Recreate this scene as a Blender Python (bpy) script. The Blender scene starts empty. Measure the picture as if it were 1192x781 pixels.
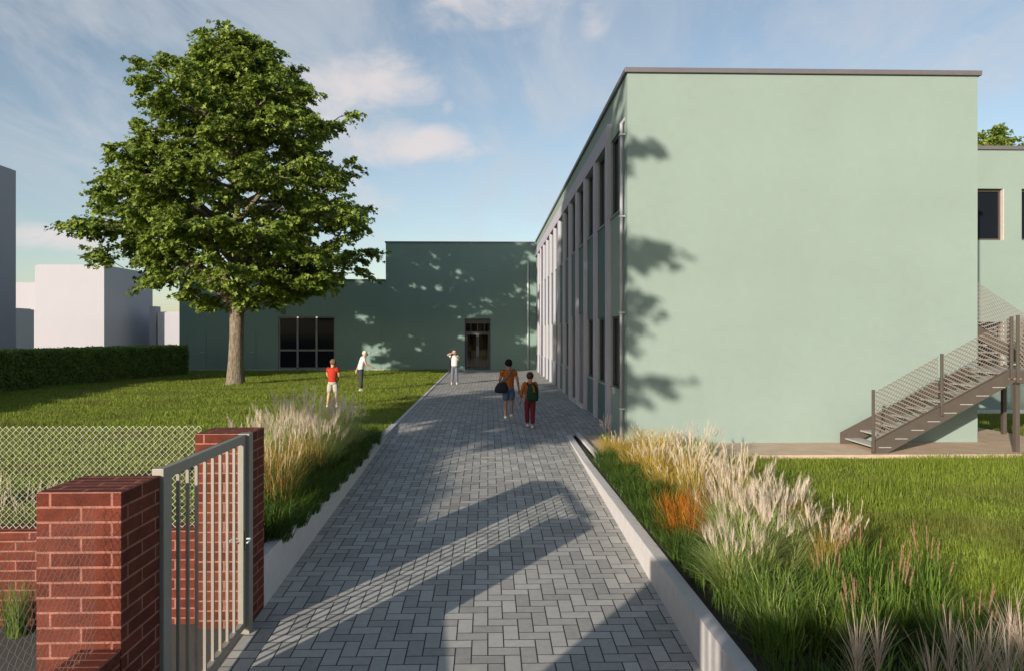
import bpy, bmesh, math, random
import numpy as np
from mathutils import Vector, Matrix

R = math.radians
S = bpy.context.scene
COL = S.collection
random.seed(7)
RNG = np.random.default_rng(7)

# ------------------------------------------------------------------ camera
cam = bpy.data.cameras.new("camera"); co = bpy.data.objects.new("camera", cam); COL.objects.link(co)
cam.sensor_width = 36.0
cam.lens = 840.0 / 1192.0 * 36.0
co.location = (0, 0, 2.2)
co.rotation_euler = (R(90), 0, R(-1.5))
cam.shift_x = 6.0 / 1192.0
cam.shift_y = -3.5 / 1192.0
cam.clip_start = 0.05; cam.clip_end = 3000
S.camera = co

# ------------------------------------------------------------------ sun, sky, exposure
SUN_EL, SUN_AZ = 14.5, 35.0          # elevation, and azimuth the light travels to (from +Y towards +X)
trav = Vector((math.sin(R(SUN_AZ)) * math.cos(R(SUN_EL)), math.cos(R(SUN_AZ)) * math.cos(R(SUN_EL)), -math.sin(R(SUN_EL))))
sun = bpy.data.lights.new("sun", 'SUN'); so = bpy.data.objects.new("sun", sun); COL.objects.link(so)
sun.energy = 4.5; sun.angle = R(0.6); sun.color = (1.0, 0.90, 0.76)
so.rotation_euler = trav.to_track_quat('-Z', 'Y').to_euler()
so.location = (-20, -30, 20)
SKY_STRENGTH = 0.105
S.view_settings.view_transform = 'Standard'
S.view_settings.look = 'None'
S.view_settings.exposure = 0.40
S.view_settings.gamma = 1.0
S.view_settings.use_curve_mapping = False
S.render.engine = 'CYCLES'
S.cycles.max_bounces = 6
S.cycles.transparent_max_bounces = 12
S.cycles.use_denoising = True
S.cycles.sample_clamp_indirect = 4.0


class NT:
    """tiny node-tree writer"""
    def __init__(s, tree):
        s.t = tree; tree.nodes.clear()
    def n(s, typ, **kw):
        nd = s.t.nodes.new(typ)
        for k, v in kw.items():
            if k.startswith('i_'):
                key = k[2:].replace('_', ' ')
                nd.inputs[key].default_value = v
            else:
                setattr(nd, k, v)
        return nd
    def l(s, a, b):
        s.t.links.new(a, b)
    def m(s, op, a, b=None, c=None, clamp=False):
        nd = s.t.nodes.new('ShaderNodeMath'); nd.operation = op; nd.use_clamp = clamp
        for i, v in enumerate((a, b, c)):
            if v is None: continue
            if isinstance(v, (int, float)): nd.inputs[i].default_value = v
            else: s.l(v, nd.inputs[i])
        return nd.outputs[0]
    def mix(s, fac, a, b):
        nd = s.t.nodes.new('ShaderNodeMix'); nd.data_type = 'RGBA'
        for k, v in ((0, fac), (6, a), (7, b)):
            if isinstance(v, (int, float)): nd.inputs[k].default_value = v
            elif isinstance(v, (tuple, list)): nd.inputs[k].default_value = tuple(v) + ((1,) if len(v) == 3 else ())
            else: s.l(v, nd.inputs[k])
        return nd.outputs[2]
    def ramp(s, fac, stops):
        nd = s.t.nodes.new('ShaderNodeValToRGB')
        el = nd.color_ramp.elements
        while len(el) < len(stops): el.new(0.5)
        for e, (p, c) in zip(el, stops):
            e.position = p; e.color = tuple(c) + ((1,) if len(c) == 3 else ())
        s.l(fac, nd.inputs[0]); return nd.outputs[0]
    def smooth(s, v, lo, hi):
        nd = s.t.nodes.new('ShaderNodeMapRange'); nd.interpolation_type = 'SMOOTHSTEP'
        s.l(v, nd.inputs[0]); nd.inputs[1].default_value = lo; nd.inputs[2].default_value = hi
        return nd.outputs[0]


# world: Nishita sky + procedural clouds placed by direction
wd = bpy.data.worlds.new("World"); S.world = wd; wd.use_nodes = True
w = NT(wd.node_tree)
sky = w.n('ShaderNodeTexSky', sky_type='NISHITA')
sky.sun_disc = False
sky.sun_elevation = R(SUN_EL)
sky.sun_rotation = R(180 + SUN_AZ)
sky.air_density = 1.0; sky.dust_density = 0.7; sky.ozone_density = 1.2
tc = w.n('ShaderNodeTexCoord')
sep = w.n('ShaderNodeSeparateXYZ'); w.l(tc.outputs['Generated'], sep.inputs[0])
dx, dy, dz = sep.outputs
el = w.m('MULTIPLY', w.m('ARCSINE', dz), 57.29578)
az = w.m('MULTIPLY', w.m('ARCTAN2', dx, dy), 57.29578)
def blob(a, e, sa, se, amp):
    qa = w.m('POWER', w.m('DIVIDE', w.m('SUBTRACT', az, a), sa), 2)
    qe = w.m('POWER', w.m('DIVIDE', w.m('SUBTRACT', el, e), se), 2)
    return w.m('MULTIPLY', w.m('EXPONENT', w.m('MULTIPLY', w.m('ADD', qa, qe), -1.0)), amp)
comb = w.n('ShaderNodeCombineXYZ'); w.l(w.m('MULTIPLY', az, 0.08), comb.inputs[0]); w.l(w.m('MULTIPLY', el, 0.13), comb.inputs[1])
nz = w.n('ShaderNodeTexNoise', i_Scale=2.1, i_Detail=8.0, i_Roughness=0.6, i_Distortion=0.4); w.l(comb.outputs[0], nz.inputs['Vector'])
cum = None
for b in ((-10.0, 18.6, 6.5, 2.6, .62), (-13, 16.5, 5, 4, .45), (-6.0, 14.6, 6.0, 1.9, .62), (-31, 6.3, 8, 1.2, .50), (-25, 8.5, 4, 1.6, .25),
          (8.4, 23.2, 1.8, 2.0, .50), (-10, 10.5, 5, 2.0, .30), (-7, 7, 7, 1.6, .28), (0, 24.5, 9, 3.0, .38), (-3.2, 17.2, .8, .8, .4),
          (34, 14, 5, 5, .25)):
    v = blob(*b); cum = v if cum is None else w.m('MAXIMUM', cum, v)
cmask = w.smooth(w.m('ADD', nz.outputs['Fac'], cum), 0.66, 1.15)
# thin streaks high up
comb2 = w.n('ShaderNodeCombineXYZ')
den = w.m('ADD', dz, 0.12)
w.l(w.m('DIVIDE', dx, den), comb2.inputs[0]); w.l(w.m('DIVIDE', dy, den), comb2.inputs[1])
mp = w.n('ShaderNodeMapping'); mp.inputs['Rotation'].default_value = (0, 0, R(25)); mp.inputs['Scale'].default_value = (0.9, 0.35, 1)
w.l(comb2.outputs[0], mp.inputs[0])
nz2 = w.n('ShaderNodeTexNoise', i_Scale=2.6, i_Detail=9.0, i_Roughness=0.62, i_Distortion=0.6); w.l(mp.outputs[0], nz2.inputs['Vector'])
smask = w.m('MULTIPLY', w.smooth(nz2.outputs['Fac'], 0.36, 0.70), w.smooth(el, 2.0, 15.0))
smask = w.m('MULTIPLY', w.m('MULTIPLY', smask, 0.66), w.smooth(w.m('MULTIPLY', el, -1.0), -48.0, -28.0))
k = 1.0 / SKY_STRENGTH
skc = w.mix(1.0, sky.outputs[0], sky.outputs[0])
hsv = w.n('ShaderNodeHueSaturation'); hsv.inputs['Saturation'].default_value = 0.80; hsv.inputs['Value'].default_value = 1.06
w.l(sky.outputs[0], hsv.inputs['Color'])
tint = w.t.nodes.new('ShaderNodeMix'); tint.data_type = 'RGBA'; tint.blend_type = 'MULTIPLY'; tint.inputs[0].default_value = 1.0
w.l(hsv.outputs[0], tint.inputs[6]); tint.inputs[7].default_value = (0.97, 1.01, 1.02, 1)
c1 = w.mix(smask, tint.outputs[2], (0.45 * k, 0.475 * k, 0.51 * k))
c2 = w.mix(w.m('MULTIPLY', cmask, 0.85), c1, (0.60 * k, 0.555 * k, 0.55 * k))
bg = w.n('ShaderNodeBackground'); bg.inputs['Strength'].default_value = SKY_STRENGTH
w.l(c2, bg.inputs[0])
wo = w.n('ShaderNodeOutputWorld'); w.l(bg.outputs[0], wo.inputs[0])


# ------------------------------------------------------------------ materials
def newmat(name):
    m = bpy.data.materials.new(name); m.use_nodes = True
    t = NT(m.node_tree)
    out = t.n('ShaderNodeOutputMaterial'); p = t.n('ShaderNodeBsdfPrincipled')
    t.l(p.outputs[0], out.inputs[0])
    return m, t, p, out

def noise(t, scale, detail=4.0, rough=0.55, coord='Object', vec=None):
    n = t.n('ShaderNodeTexNoise', i_Scale=scale, i_Detail=detail, i_Roughness=rough)
    if vec is None:
        vec = t.n('ShaderNodeTexCoord').outputs[coord]
    t.l(vec, n.inputs['Vector']); return n.outputs['Fac']

def bump(t, p, h, strength, dist=0.01):
    b = t.n('ShaderNodeBump'); b.inputs['Strength'].default_value = strength; b.inputs['Distance'].default_value = dist
    t.l(h, b.inputs['Height']); t.l(b.outputs[0], p.inputs['Normal']); return b

def flat(name, col, rough=0.6, metal=0.0, var=0.12, scale=6.0, bmp=0.0, bscale=60.0, spec=0.5):
    m, t, p, o = newmat(name)
    p.inputs['Roughness'].default_value = rough; p.inputs['Metallic'].default_value = metal
    p.inputs['Specular IOR Level'].default_value = spec
    f = noise(t, scale)
    a = [c * (1 - var) for c in col]; b = [min(1, c * (1 + var)) for c in col]
    t.l(t.ramp(f, ((0.3, a), (0.7, b))), p.inputs['Base Color'])
    if bmp: bump(t, p, noise(t, bscale, 3), bmp)
    return m

def leafmat(name, c0, c1, trans=0.35, rough=0.5, spec=0.35, big=0.0, bigcol=None):
    m, t, p, o = newmat(name)
    g = t.n('ShaderNodeNewGeometry')
    col = t.ramp(g.outputs['Random Per Island'], ((0.0, c0), (1.0, c1)))
    if big:
        f = noise(t, big, 3, coord='Object')
        col = t.mix(t.smooth(f, 0.45, 0.68), col, bigcol)
    t.l(col, p.inputs['Base Color'])
    p.inputs['Roughness'].default_value = rough; p.inputs['Specular IOR Level'].default_value = spec
    tr = t.n('ShaderNodeBsdfTranslucent'); t.l(col, tr.inputs[0])
    mx = t.n('ShaderNodeMixShader'); mx.inputs[0].default_value = trans
    t.l(p.outputs[0], mx.inputs[1]); t.l(tr.outputs[0], mx.inputs[2]); t.l(mx.outputs[0], o.inputs[0])
    return m

def plaster(name, col, var=0.05):
    m, t, p, o = newmat(name)
    f = noise(t, 0.45, 5, 0.6); f2 = noise(t, 5.0, 4)
    mixf = t.m('ADD', t.m('MULTIPLY', f, 0.7), t.m('MULTIPLY', f2, 0.3))
    a = [c * (1 - var) for c in col]; b = [c * (1 + var) for c in col]
    t.l(t.ramp(mixf, ((0.35, a), (0.65, b))), p.inputs['Base Color'])
    p.inputs['Roughness'].default_value = 0.85; p.inputs['Specular IOR Level'].default_value = 0.25
    bump(t, p, noise(t, 140.0, 3), 0.12, 0.004)
    return m

M = {}
M['green'] = plaster('mint_plaster', (0.264, 0.329, 0.295))
M['green_dark'] = plaster('sage_plaster', (0.200, 0.285, 0.252))
M['white_plaster'] = plaster('white_plaster', (0.43, 0.41, 0.455), 0.02)
M['grey_plaster'] = plaster('lilac_grey_plaster', (0.44, 0.41, 0.48), 0.03)
M['coping'] = flat('coping_metal', (0.16, 0.145, 0.155), 0.5, 0.2, 0.05)
M['frame_dark'] = flat('dark_window_frame', (0.075, 0.07, 0.075), 0.45, 0.2, 0.08)
M['frame_green'] = flat('green_window_panel', (0.14, 0.19, 0.17), 0.7, 0.0, 0.05)
M['door_purple'] = flat('plum_grey_door', (0.20, 0.16, 0.18), 0.55, 0, 0.06)
M['steel_pipe'] = flat('zinc_pipe', (0.62, 0.66, 0.65), 0.4, 0.2, 0.06)
M['white_stone'] = flat('pale_reveal_stone', (0.62, 0.55, 0.50), 0.8, 0, 0.12, 30, 0.2)
M['kerb'] = flat('pale_concrete', (0.60, 0.565, 0.555), 0.85, 0, 0.06, 9.0, 0.15, 80)
M['gate'] = flat('grey_beige_gate_paint', (0.31, 0.29, 0.25), 0.45, 0.15, 0.06, 12)
M['wire'] = flat('galvanised_wire', (0.66, 0.64, 0.55), 0.5, 0.1, 0.08)
M['wire_dull'] = flat('dull_wire', (0.17, 0.165, 0.16), 0.6, 0.2, 0.1)
M['stair'] = flat('bronze_brown_steel', (0.125, 0.100, 0.083), 0.5, 0.3, 0.07)
M['mesh'] = flat('bronze_mesh_metal', (0.31, 0.265, 0.235), 0.5, 0.3, 0.07)
M['tread'] = flat('galvanised_tread', (0.50, 0.48, 0.46), 0.55, 0.3, 0.1, 25)
M['bark'] = None
M['dark_soil'] = flat('dark_soil', (0.035, 0.028, 0.018), 0.95, 0, 0.4, 14, 0.5, 30)

def glass(name, col, rough=0.06, spec=0.035):
    m, t, p, o = newmat(name)
    p.inputs['Base Color'].default_value = tuple(col) + (1,)
    p.inputs['Roughness'].default_value = rough
    p.inputs['Specular IOR Level'].default_value = spec
    bump(t, p, noise(t, 1.3, 2), 0.02, 0.02)
    return m
M['glass'] = glass('dark_window_glass', (0.010, 0.013, 0.018))
M['door_glass'] = None
def dglass():
    m, t, p, o = newmat('entrance_glass')
    tr = t.n('ShaderNodeBsdfTransparent'); tr.inputs[0].default_value = (0.88, 0.84, 0.78, 1)
    gl = t.n('ShaderNodeBsdfGlossy'); gl.inputs['Roughness'].default_value = 0.03
    fr = t.n('ShaderNodeFresnel'); fr.inputs[0].default_value = 1.4
    mx = t.n('ShaderNodeMixShader'); t.l(t.m('ADD', fr.outputs[0], 0.03), mx.inputs[0])
    t.l(tr.outputs[0], mx.inputs[1]); t.l(gl.outputs[0], mx.inputs[2]); t.l(mx.outputs[0], o.inputs[0])
    return m
M['door_glass'] = dglass()

def bricks():
    m, t, p, o = newmat('red_brick')
    uv = t.n('ShaderNodeUVMap').outputs[0]
    b = t.n('ShaderNodeTexBrick'); b.offset = 0.5; b.squash = 1.0
    t.l(uv, b.inputs['Vector'])
    b.inputs['Scale'].default_value = 1.0; b.inputs['Brick Width'].default_value = 0.36; b.inputs['Row Height'].default_value = 0.089
    b.inputs['Mortar Size'].default_value = 0.0078; b.inputs['Mortar Smooth'].default_value = 0.15; b.inputs['Bias'].default_value = 0.0
    b.inputs['Color1'].default_value = (0.112, 0.024, 0.014, 1); b.inputs['Color2'].default_value = (0.172, 0.042, 0.024, 1)
    b.inputs['Mortar'].default_value = (0.36, 0.155, 0.118, 1)
    f = noise(t, 90.0, 3, 0.7, vec=uv); f2 = noise(t, 9.0, 4, 0.6, vec=uv)
    sp = t.m('ADD', t.m('MULTIPLY', f, 0.7), t.m('MULTIPLY', f2, 0.5))
    col = t.n('ShaderNodeMix', data_type='RGBA', blend_type='MULTIPLY'); col.inputs[0].default_value = 1.0
    t.l(b.outputs['Color'], col.inputs[6]); t.l(t.ramp(sp, ((0.38, (0.38, 0.38, 0.42)), (0.80, (1.35, 1.28, 1.2)))), col.inputs[7])
    t.l(col.outputs[2], p.inputs['Base Color'])
    p.inputs['Roughness'].default_value = 0.85; p.inputs['Specular IOR Level'].default_value = 0.25
    h = t.m('ADD', t.m('MULTIPLY', b.outputs['Fac'], -1.0), t.m('MULTIPLY', f, 0.35))
    bump(t, p, h, 0.8, 0.006)
    return m
M['brick'] = bricks()

def pavers():
    m, t, p, o = newmat('herringbone_pavers')
    uv = t.n('ShaderNodeUVMap').outputs[0]
    sp = t.n('ShaderNodeSeparateXYZ'); t.l(uv, sp.inputs[0])
    Wd = 0.1375
    x = t.m('DIVIDE', sp.outputs[0], Wd); y = t.m('DIVIDE', sp.outputs[1], Wd)
    fx = t.m('FLOOR', x); fy = t.m('FLOOR', y); u = t.m('SUBTRACT', x, fx); v = t.m('SUBTRACT', y, fy)
    mm = t.m('FLOORED_MODULO', t.m('SUBTRACT', fx, fy), 4.0)
    is1 = t.m('COMPARE', mm, 1.0, 0.1); is2 = t.m('COMPARE', mm, 2.0, 0.1)
    vert = t.m('GREATER_THAN', mm, 1.5)
    a_h = t.m('ADD', u, is1); a_v = t.m('ADD', v, is2)
    a = t.m('ADD', t.m('MULTIPLY', a_h, t.m('SUBTRACT', 1.0, vert)), t.m('MULTIPLY', a_v, vert))
    b = t.m('ADD', t.m('MULTIPLY', v, t.m('SUBTRACT', 1.0, vert)), t.m('MULTIPLY', u, vert))
    d = t.m('MINIMUM', t.m('MINIMUM', a, t.m('SUBTRACT', 2.0, a)), t.m('MINIMUM', b, t.m('SUBTRACT', 1.0, b)))
    block = t.smooth(d, 0.020, 0.055)
    idv = t.n('ShaderNodeCombineXYZ'); t.l(t.m('SUBTRACT', fx, is1), idv.inputs[0]); t.l(t.m('SUBTRACT', fy, is2), idv.inputs[1]); t.l(vert, idv.inputs[2])
    wn = t.n('ShaderNodeTexWhiteNoise', noise_dimensions='3D'); t.l(idv.outputs[0], wn.inputs['Vector'])
    n1 = noise(t, 14.0, 5, 0.65, vec=uv); n2 = noise(t, 110.0, 2, 0.6, vec=uv); n3 = noise(t, 0.5, 4, vec=uv)
    tone = t.m('ADD', t.m('MULTIPLY', wn.outputs['Value'], 0.34), t.m('ADD', t.m('MULTIPLY', n1, 0.42), t.m('ADD', t.m('MULTIPLY', n2, 0.12), t.m('MULTIPLY', n3, 0.25))))
    col = t.ramp(tone, ((0.30, (0.27, 0.262, 0.250)), (0.85, (0.53, 0.512, 0.475))))
    t.l(t.mix(block, (0.035, 0.034, 0.033), col), p.inputs['Base Color'])
    p.inputs['Roughness'].default_value = 0.8; p.inputs['Specular IOR Level'].default_value = 0.3
    h = t.m('ADD', block, t.m('ADD', t.m('MULTIPLY', n1, 0.12), t.m('MULTIPLY', wn.outputs['Value'], 0.1)))
    bump(t, p, h, 0.5, 0.006)
    return m
M['pavers'] = pavers()

def apron_mat():
    m, t, p, o = newmat('sandy_slab')
    f = noise(t, 3.0, 6, 0.65); f2 = noise(t, 70.0, 3, 0.7)
    s = t.m('ADD', t.m('MULTIPLY', f, 0.6), t.m('MULTIPLY', f2, 0.4))
    t.l(t.ramp(s, ((0.3, (0.42, 0.30, 0.21)), (0.7, (0.64, 0.49, 0.36)))), p.inputs['Base Color'])
    p.inputs['Roughness'].default_value = 0.9
    bump(t, p, s, 0.4, 0.01); return m
M['apron'] = apron_mat()

def asphalt():
    m, t, p, o = newmat('asphalt')
    f = noise(t, 160.0, 3, 0.8); f2 = noise(t, 1.2, 4)
    s = t.m('ADD', t.m('MULTIPLY', f, 0.75), t.m('MULTIPLY', f2, 0.25))
    t.l(t.ramp(s, ((0.3, (0.03, 0.03, 0.032)), (0.72, (0.13, 0.12, 0.11)))), p.inputs['Base Color'])
    p.inputs['Roughness'].default_value = 0.95
    bump(t, p, f, 0.6, 0.006); return m
M['asphalt'] = asphalt()

def turf():
    m, t, p, o = newmat('turf')
    f = noise(t, 1.1, 6, 0.6); f2 = noise(t, 26.0, 3, 0.7)
    s = t.m('ADD', t.m('MULTIPLY', f, 0.55), t.m('MULTIPLY', f2, 0.45))
    t.l(t.ramp(s, ((0.3, (0.085, 0.12, 0.018)), (0.7, (0.23, 0.27, 0.045)))), p.inputs['Base Color'])
    p.inputs['Roughness'].default_value = 0.95; p.inputs['Specular IOR Level'].default_value = 0.1
    bump(t, p, f2, 0.8, 0.04); return m
M['turf'] = turf()
M['blade'] = leafmat('lawn_blade', (0.140, 0.210, 0.020), (0.34, 0.40, 0.060), 0.38, 0.55, 0.25, 0.55, (0.20, 0.22, 0.045))
M['leaf'] = leafmat('maple_leaf', (0.085, 0.150, 0.022), (0.36, 0.44, 0.085), 0.32, 0.45, 0.35)
M['hedge_leaf'] = leafmat('hedge_leaf', (0.16, 0.24, 0.06), (0.28, 0.38, 0.10), 0.35, 0.5, 0.3)
M['hedge_core'] = flat('hedge_core', (0.045, 0.07, 0.02), 0.95, 0, 0.4, 8)

def bark():
    m, t, p, o = newmat('bark')
    tc = t.n('ShaderNodeTexCoord'); mp = t.n('ShaderNodeMapping'); mp.inputs['Scale'].default_value = (14, 14, 3.0)
    t.l(tc.outputs['Object'], mp.inputs[0])
    f = noise(t, 1.6, 7, 0.7, vec=mp.outputs[0])
    t.l(t.ramp(f, ((0.34, (0.07, 0.052, 0.036)), (0.64, (0.36, 0.29, 0.215)))), p.inputs['Base Color'])
    p.inputs['Roughness'].default_value = 0.95
    bump(t, p, f, 1.0, 0.06); return m
M['bark'] = bark()
for nm, c0, c1, tr in (
        ('blade_green', (0.080, 0.152, 0.022), (0.217, 0.304, 0.051), .3),
        ('blade_dark', (0.032, 0.072, 0.012), (0.102, 0.167, 0.026), .25),
        ('blade_pale', (0.290, 0.362, 0.102), (0.609, 0.652, 0.290), .3),
        ('blade_gold', (0.406, 0.275, 0.043), (0.725, 0.536, 0.145), .3),
        ('blade_orange', (0.45, 0.10, 0.01), (0.62, 0.27, 0.03), .3),
        ('blade_straw', (0.377, 0.232, 0.072), (0.609, 0.406, 0.145), .3),
        ('plume_pink', (0.72, 0.58, 0.47), (0.90, 0.78, 0.66), .4),
        ('plume_wheat', (0.70, 0.58, 0.41), (0.92, 0.82, 0.64), .4),
        ('plume_white', (0.66, 0.56, 0.46), (0.90, 0.82, 0.72), .35),
        ('plume_tan', (0.50, 0.38, 0.29), (0.74, 0.60, 0.48), .35),
        ('spike_brown', (0.30, 0.16, 0.10), (0.52, 0.32, 0.22), .2)):
    M[nm] = leafmat(nm, c0, c1, tr, 0.6, 0.2)


# ------------------------------------------------------------------ mesh helpers
def wloc(o):
    v = Vector((0, 0, 0))
    while o is not None:
        v += o.location; o = o.parent
    return v

class MB:
    """collects world-space geometry with uv in metres; build() links it as one mesh"""
    def __init__(s): s.v = []; s.f = []; s.uv = []
    def face(s, pts, uv=None):
        i = len(s.v); s.v += [tuple(p) for p in pts]; s.f.append(tuple(range(i, i + len(pts))))
        if uv is None:
            n = (Vector(pts[1]) - Vector(pts[0])).cross(Vector(pts[2]) - Vector(pts[0]))
            ax = max(range(3), key=lambda k: abs(n[k]))
            if ax == 2: uv = [(p[0], p[1]) for p in pts]
            elif ax == 1: uv = [(p[0], p[2]) for p in pts]
            else: uv = [(p[1], p[2]) for p in pts]
        s.uv.append([tuple(c) for c in uv])
        return s
    def box(s, x0, x1, y0, y1, z0, z1, mat=None, vz=0.0, u0=0.0):
        P = [Vector((x, y, z)) for z in (z0, z1) for y in (y0, y1) for x in (x0, x1)]
        def add(idx, uvf):
            q = [P[i] for i in idx]
            uvs = [uvf(p) for p in q]
            if mat is not None: q = [mat @ p for p in q]
            s.face(q, uvs)
        fx = lambda p: (p.x - x0 + u0, p.z - vz); fy = lambda p: (p.y - y0 + u0 + 0.18, p.z - vz); fz = lambda p: (p.x - x0 + u0, p.y - y0)
        add((0, 1, 5, 4), fx); add((3, 2, 6, 7), fx); add((1, 3, 7, 5), fy); add((2, 0, 4, 6), fy)
        add((4, 5, 7, 6), fz); add((2, 3, 1, 0), fz)
        return s
    def tube(s, pts, rad, n=8, cap=True, flat=1.0):
        pts = [Vector(p) for p in pts]
        if isinstance(rad, (int, float)): rad = [rad] * len(pts)
        base = len(s.v); prev = None
        for i, p in enumerate(pts):
            t = (pts[min(i + 1, len(pts) - 1)] - pts[max(i - 1, 0)])
            t = t.normalized() if t.length > 1e-9 else Vector((0, 0, 1))
            ref = prev if prev is not None else (Vector((1, 0, 0)) if abs(t.x) < 0.9 else Vector((0, 1, 0)))
            a = (ref - t * ref.dot(t))
            a = a.normalized() if a.length > 1e-6 else t.orthogonal().normalized()
            b = t.cross(a); prev = a
            r = rad[i]
            rx, ry = (r if isinstance(r, (tuple, list)) else (r, r * flat))
            for k in range(n):
                an = 2 * math.pi * k / n
                s.v.append(tuple(p + a * math.cos(an) * rx + b * math.sin(an) * ry))
        for i in range(len(pts) - 1):
            for k in range(n):
                k2 = (k + 1) % n
                s.f.append((base + i * n + k, base + i * n + k2, base + (i + 1) * n + k2, base + (i + 1) * n + k))
                s.uv.append([(k / n, i), ((k + 1) / n, i), ((k + 1) / n, i + 1), (k / n, i + 1)])
        if cap:
            s.f.append(tuple(base + k for k in range(n))[::-1]); s.uv.append([(0, 0)] * n)
            e = base + (len(pts) - 1) * n
            s.f.append(tuple(e + k for k in range(n))); s.uv.append([(0, 0)] * n)
        return s
    def rings(s, rs, n=16, cap=True):
        """loft of horizontal ellipses: (cx, cy, z, rx, ry)"""
        base = len(s.v)
        for cx, cy, z, rx, ry in rs:
            for k in range(n):
                an = 2 * math.pi * k / n
                s.v.append((cx + rx * math.cos(an), cy + ry * math.sin(an), z))
        for i in range(len(rs) - 1):
            for k in range(n):
                k2 = (k + 1) % n
                s.f.append((base + i * n + k, base + i * n + k2, base + (i + 1) * n + k2, base + (i + 1) * n + k)); s.uv.append([(0, 0)] * 4)
        if cap:
            s.f.append(tuple(base + k for k in range(n))[::-1]); s.uv.append([(0, 0)] * n)
            e = base + (len(rs) - 1) * n
            s.f.append(tuple(e + k for k in range(n))); s.uv.append([(0, 0)] * n)
        return s
    def ball(s, c, rx, ry, rz, n=10, m=6, zmin=-1.0):
        rs = []
        for i in range(m + 1):
            t = -math.pi / 2 + math.pi * i / m
            zz = math.sin(t)
            if zz < zmin - 1e-6: continue
            rr = max(0.02, math.cos(t))
            rs.append((c[0], c[1], c[2] + rz * zz, rx * rr, ry * rr))
        return s.rings(rs, n)
    def wall(s, p0, ud, nrm, ulen, z0, z1, ops, depth):
        """upright wall face with openings (u0,u1,z0,z1) and reveals of the given depth; nrm points outwards"""
        p0 = Vector(p0); ud = Vector(ud); nrm = Vector(nrm)
        us = sorted({0.0, ulen} | {o[0] for o in ops} | {o[1] for o in ops})
        pt = lambda u, z, d=0.0: p0 + ud * u + Vector((0, 0, z)) - nrm * d
        for a, b in zip(us, us[1:]):
            mid = (a + b) / 2
            col = sorted((o[2], o[3]) for o in ops if o[0] < mid < o[1])
            z = z0
            for q0, q1 in col + [(z1, z1)]:
                if q0 > z + 1e-6: s.face([pt(a, z), pt(b, z), pt(b, q0), pt(a, q0)])
                z = q1
        for a, b, q0, q1 in ops:
            for (A, B) in (((a, q0), (b, q0)), ((b, q0), (b, q1)), ((b, q1), (a, q1)), ((a, q1), (a, q0))):
                s.face([pt(*A), pt(*B), pt(*B, depth), pt(*A, depth)])
        return s
    def build(s, name, mat, parent=None, smooth=False, bevel=0.0, subsurf=0):
        off = wloc(parent) if parent is not None else Vector((0, 0, 0))
        return s._build(name, mat, parent, smooth, bevel, subsurf, off)
    def _build(s, name, mat, parent, smooth, bevel, subsurf, off):
        me = bpy.data.meshes.new(name)
        me.from_pydata([(x - off.x, y - off.y, z - off.z) for x, y, z in s.v], [], s.f)
        ul = me.uv_layers.new(name="UVMap")
        flatuv = np.array([c for q in s.uv for c in q], dtype=np.float32)
        if len(flatuv) == len(ul.data): ul.data.foreach_set('uv', flatuv.ravel())
        if smooth: me.polygons.foreach_set('use_smooth', [True] * len(me.polygons))
        if mat is not None: me.materials.append(mat)
        o = bpy.data.objects.new(name, me); COL.objects.link(o)
        if parent is not None: o.parent = parent
        if bevel:
            weld(me)
            md = o.modifiers.new('bevel', 'BEVEL'); md.width = bevel; md.segments = 2; md.limit_method = 'ANGLE'
        if subsurf:
            md = o.modifiers.new('subsurf', 'SUBSURF'); md.levels = subsurf; md.render_levels = subsurf
        return o

def weld(me, d=1e-5):
    bm = bmesh.new(); bm.from_mesh(me); bmesh.ops.remove_doubles(bm, verts=bm.verts, dist=d); bmesh.ops.recalc_face_normals(bm, faces=bm.faces)
    bm.to_mesh(me); bm.free()

def tag(o, label, cat, group=None, kind=None):
    o['label'] = label; o['category'] = cat
    if group: o['group'] = group
    if kind: o['kind'] = kind
    return o
def thing(name, label, cat, loc=(0, 0, 0), group=None):
    o = bpy.data.objects.new(name, None); COL.objects.link(o); o.location = loc; o.empty_display_size = 0.2
    return tag(o, label, cat, group)
def dup(o, loc, rotz=0.0, scale=None, label=None, parent=None):
    c = o.copy(); COL.objects.link(c)
    if parent is None:
        c.location = loc; c.rotation_euler = (0, 0, rotz)
        if scale is not None: c.scale = scale if isinstance(scale, (tuple, list)) else (scale,) * 3
        if label: c['label'] = label
    else: c.parent = parent
    for ch in list(o.children): dup(ch, None, parent=c)
    return c

def np_mesh(name, verts, faces_flat, loop_tot, mat, parent=None, off=(0, 0, 0)):
    me = bpy.data.meshes.new(name)
    verts = np.asarray(verts, dtype=np.float32) - np.asarray(off, dtype=np.float32)
    nf = len(loop_tot)
    me.vertices.add(len(verts)); me.vertices.foreach_set('co', verts.ravel())
    me.loops.add(len(faces_flat)); me.loops.foreach_set('vertex_index', np.asarray(faces_flat, dtype=np.int32))
    me.polygons.add(nf)
    st = np.concatenate(([0], np.cumsum(loop_tot)[:-1])).astype(np.int32)
    me.polygons.foreach_set('loop_start', st)
    try: me.polygons.foreach_set('loop_total', np.asarray(loop_tot, dtype=np.int32))
    except Exception: pass
    me.update(calc_edges=True); me.validate()
    me.materials.append(mat)
    o = bpy.data.objects.new(name, me); COL.objects.link(o)
    if parent is not None: o.parent = parent
    return o

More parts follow.
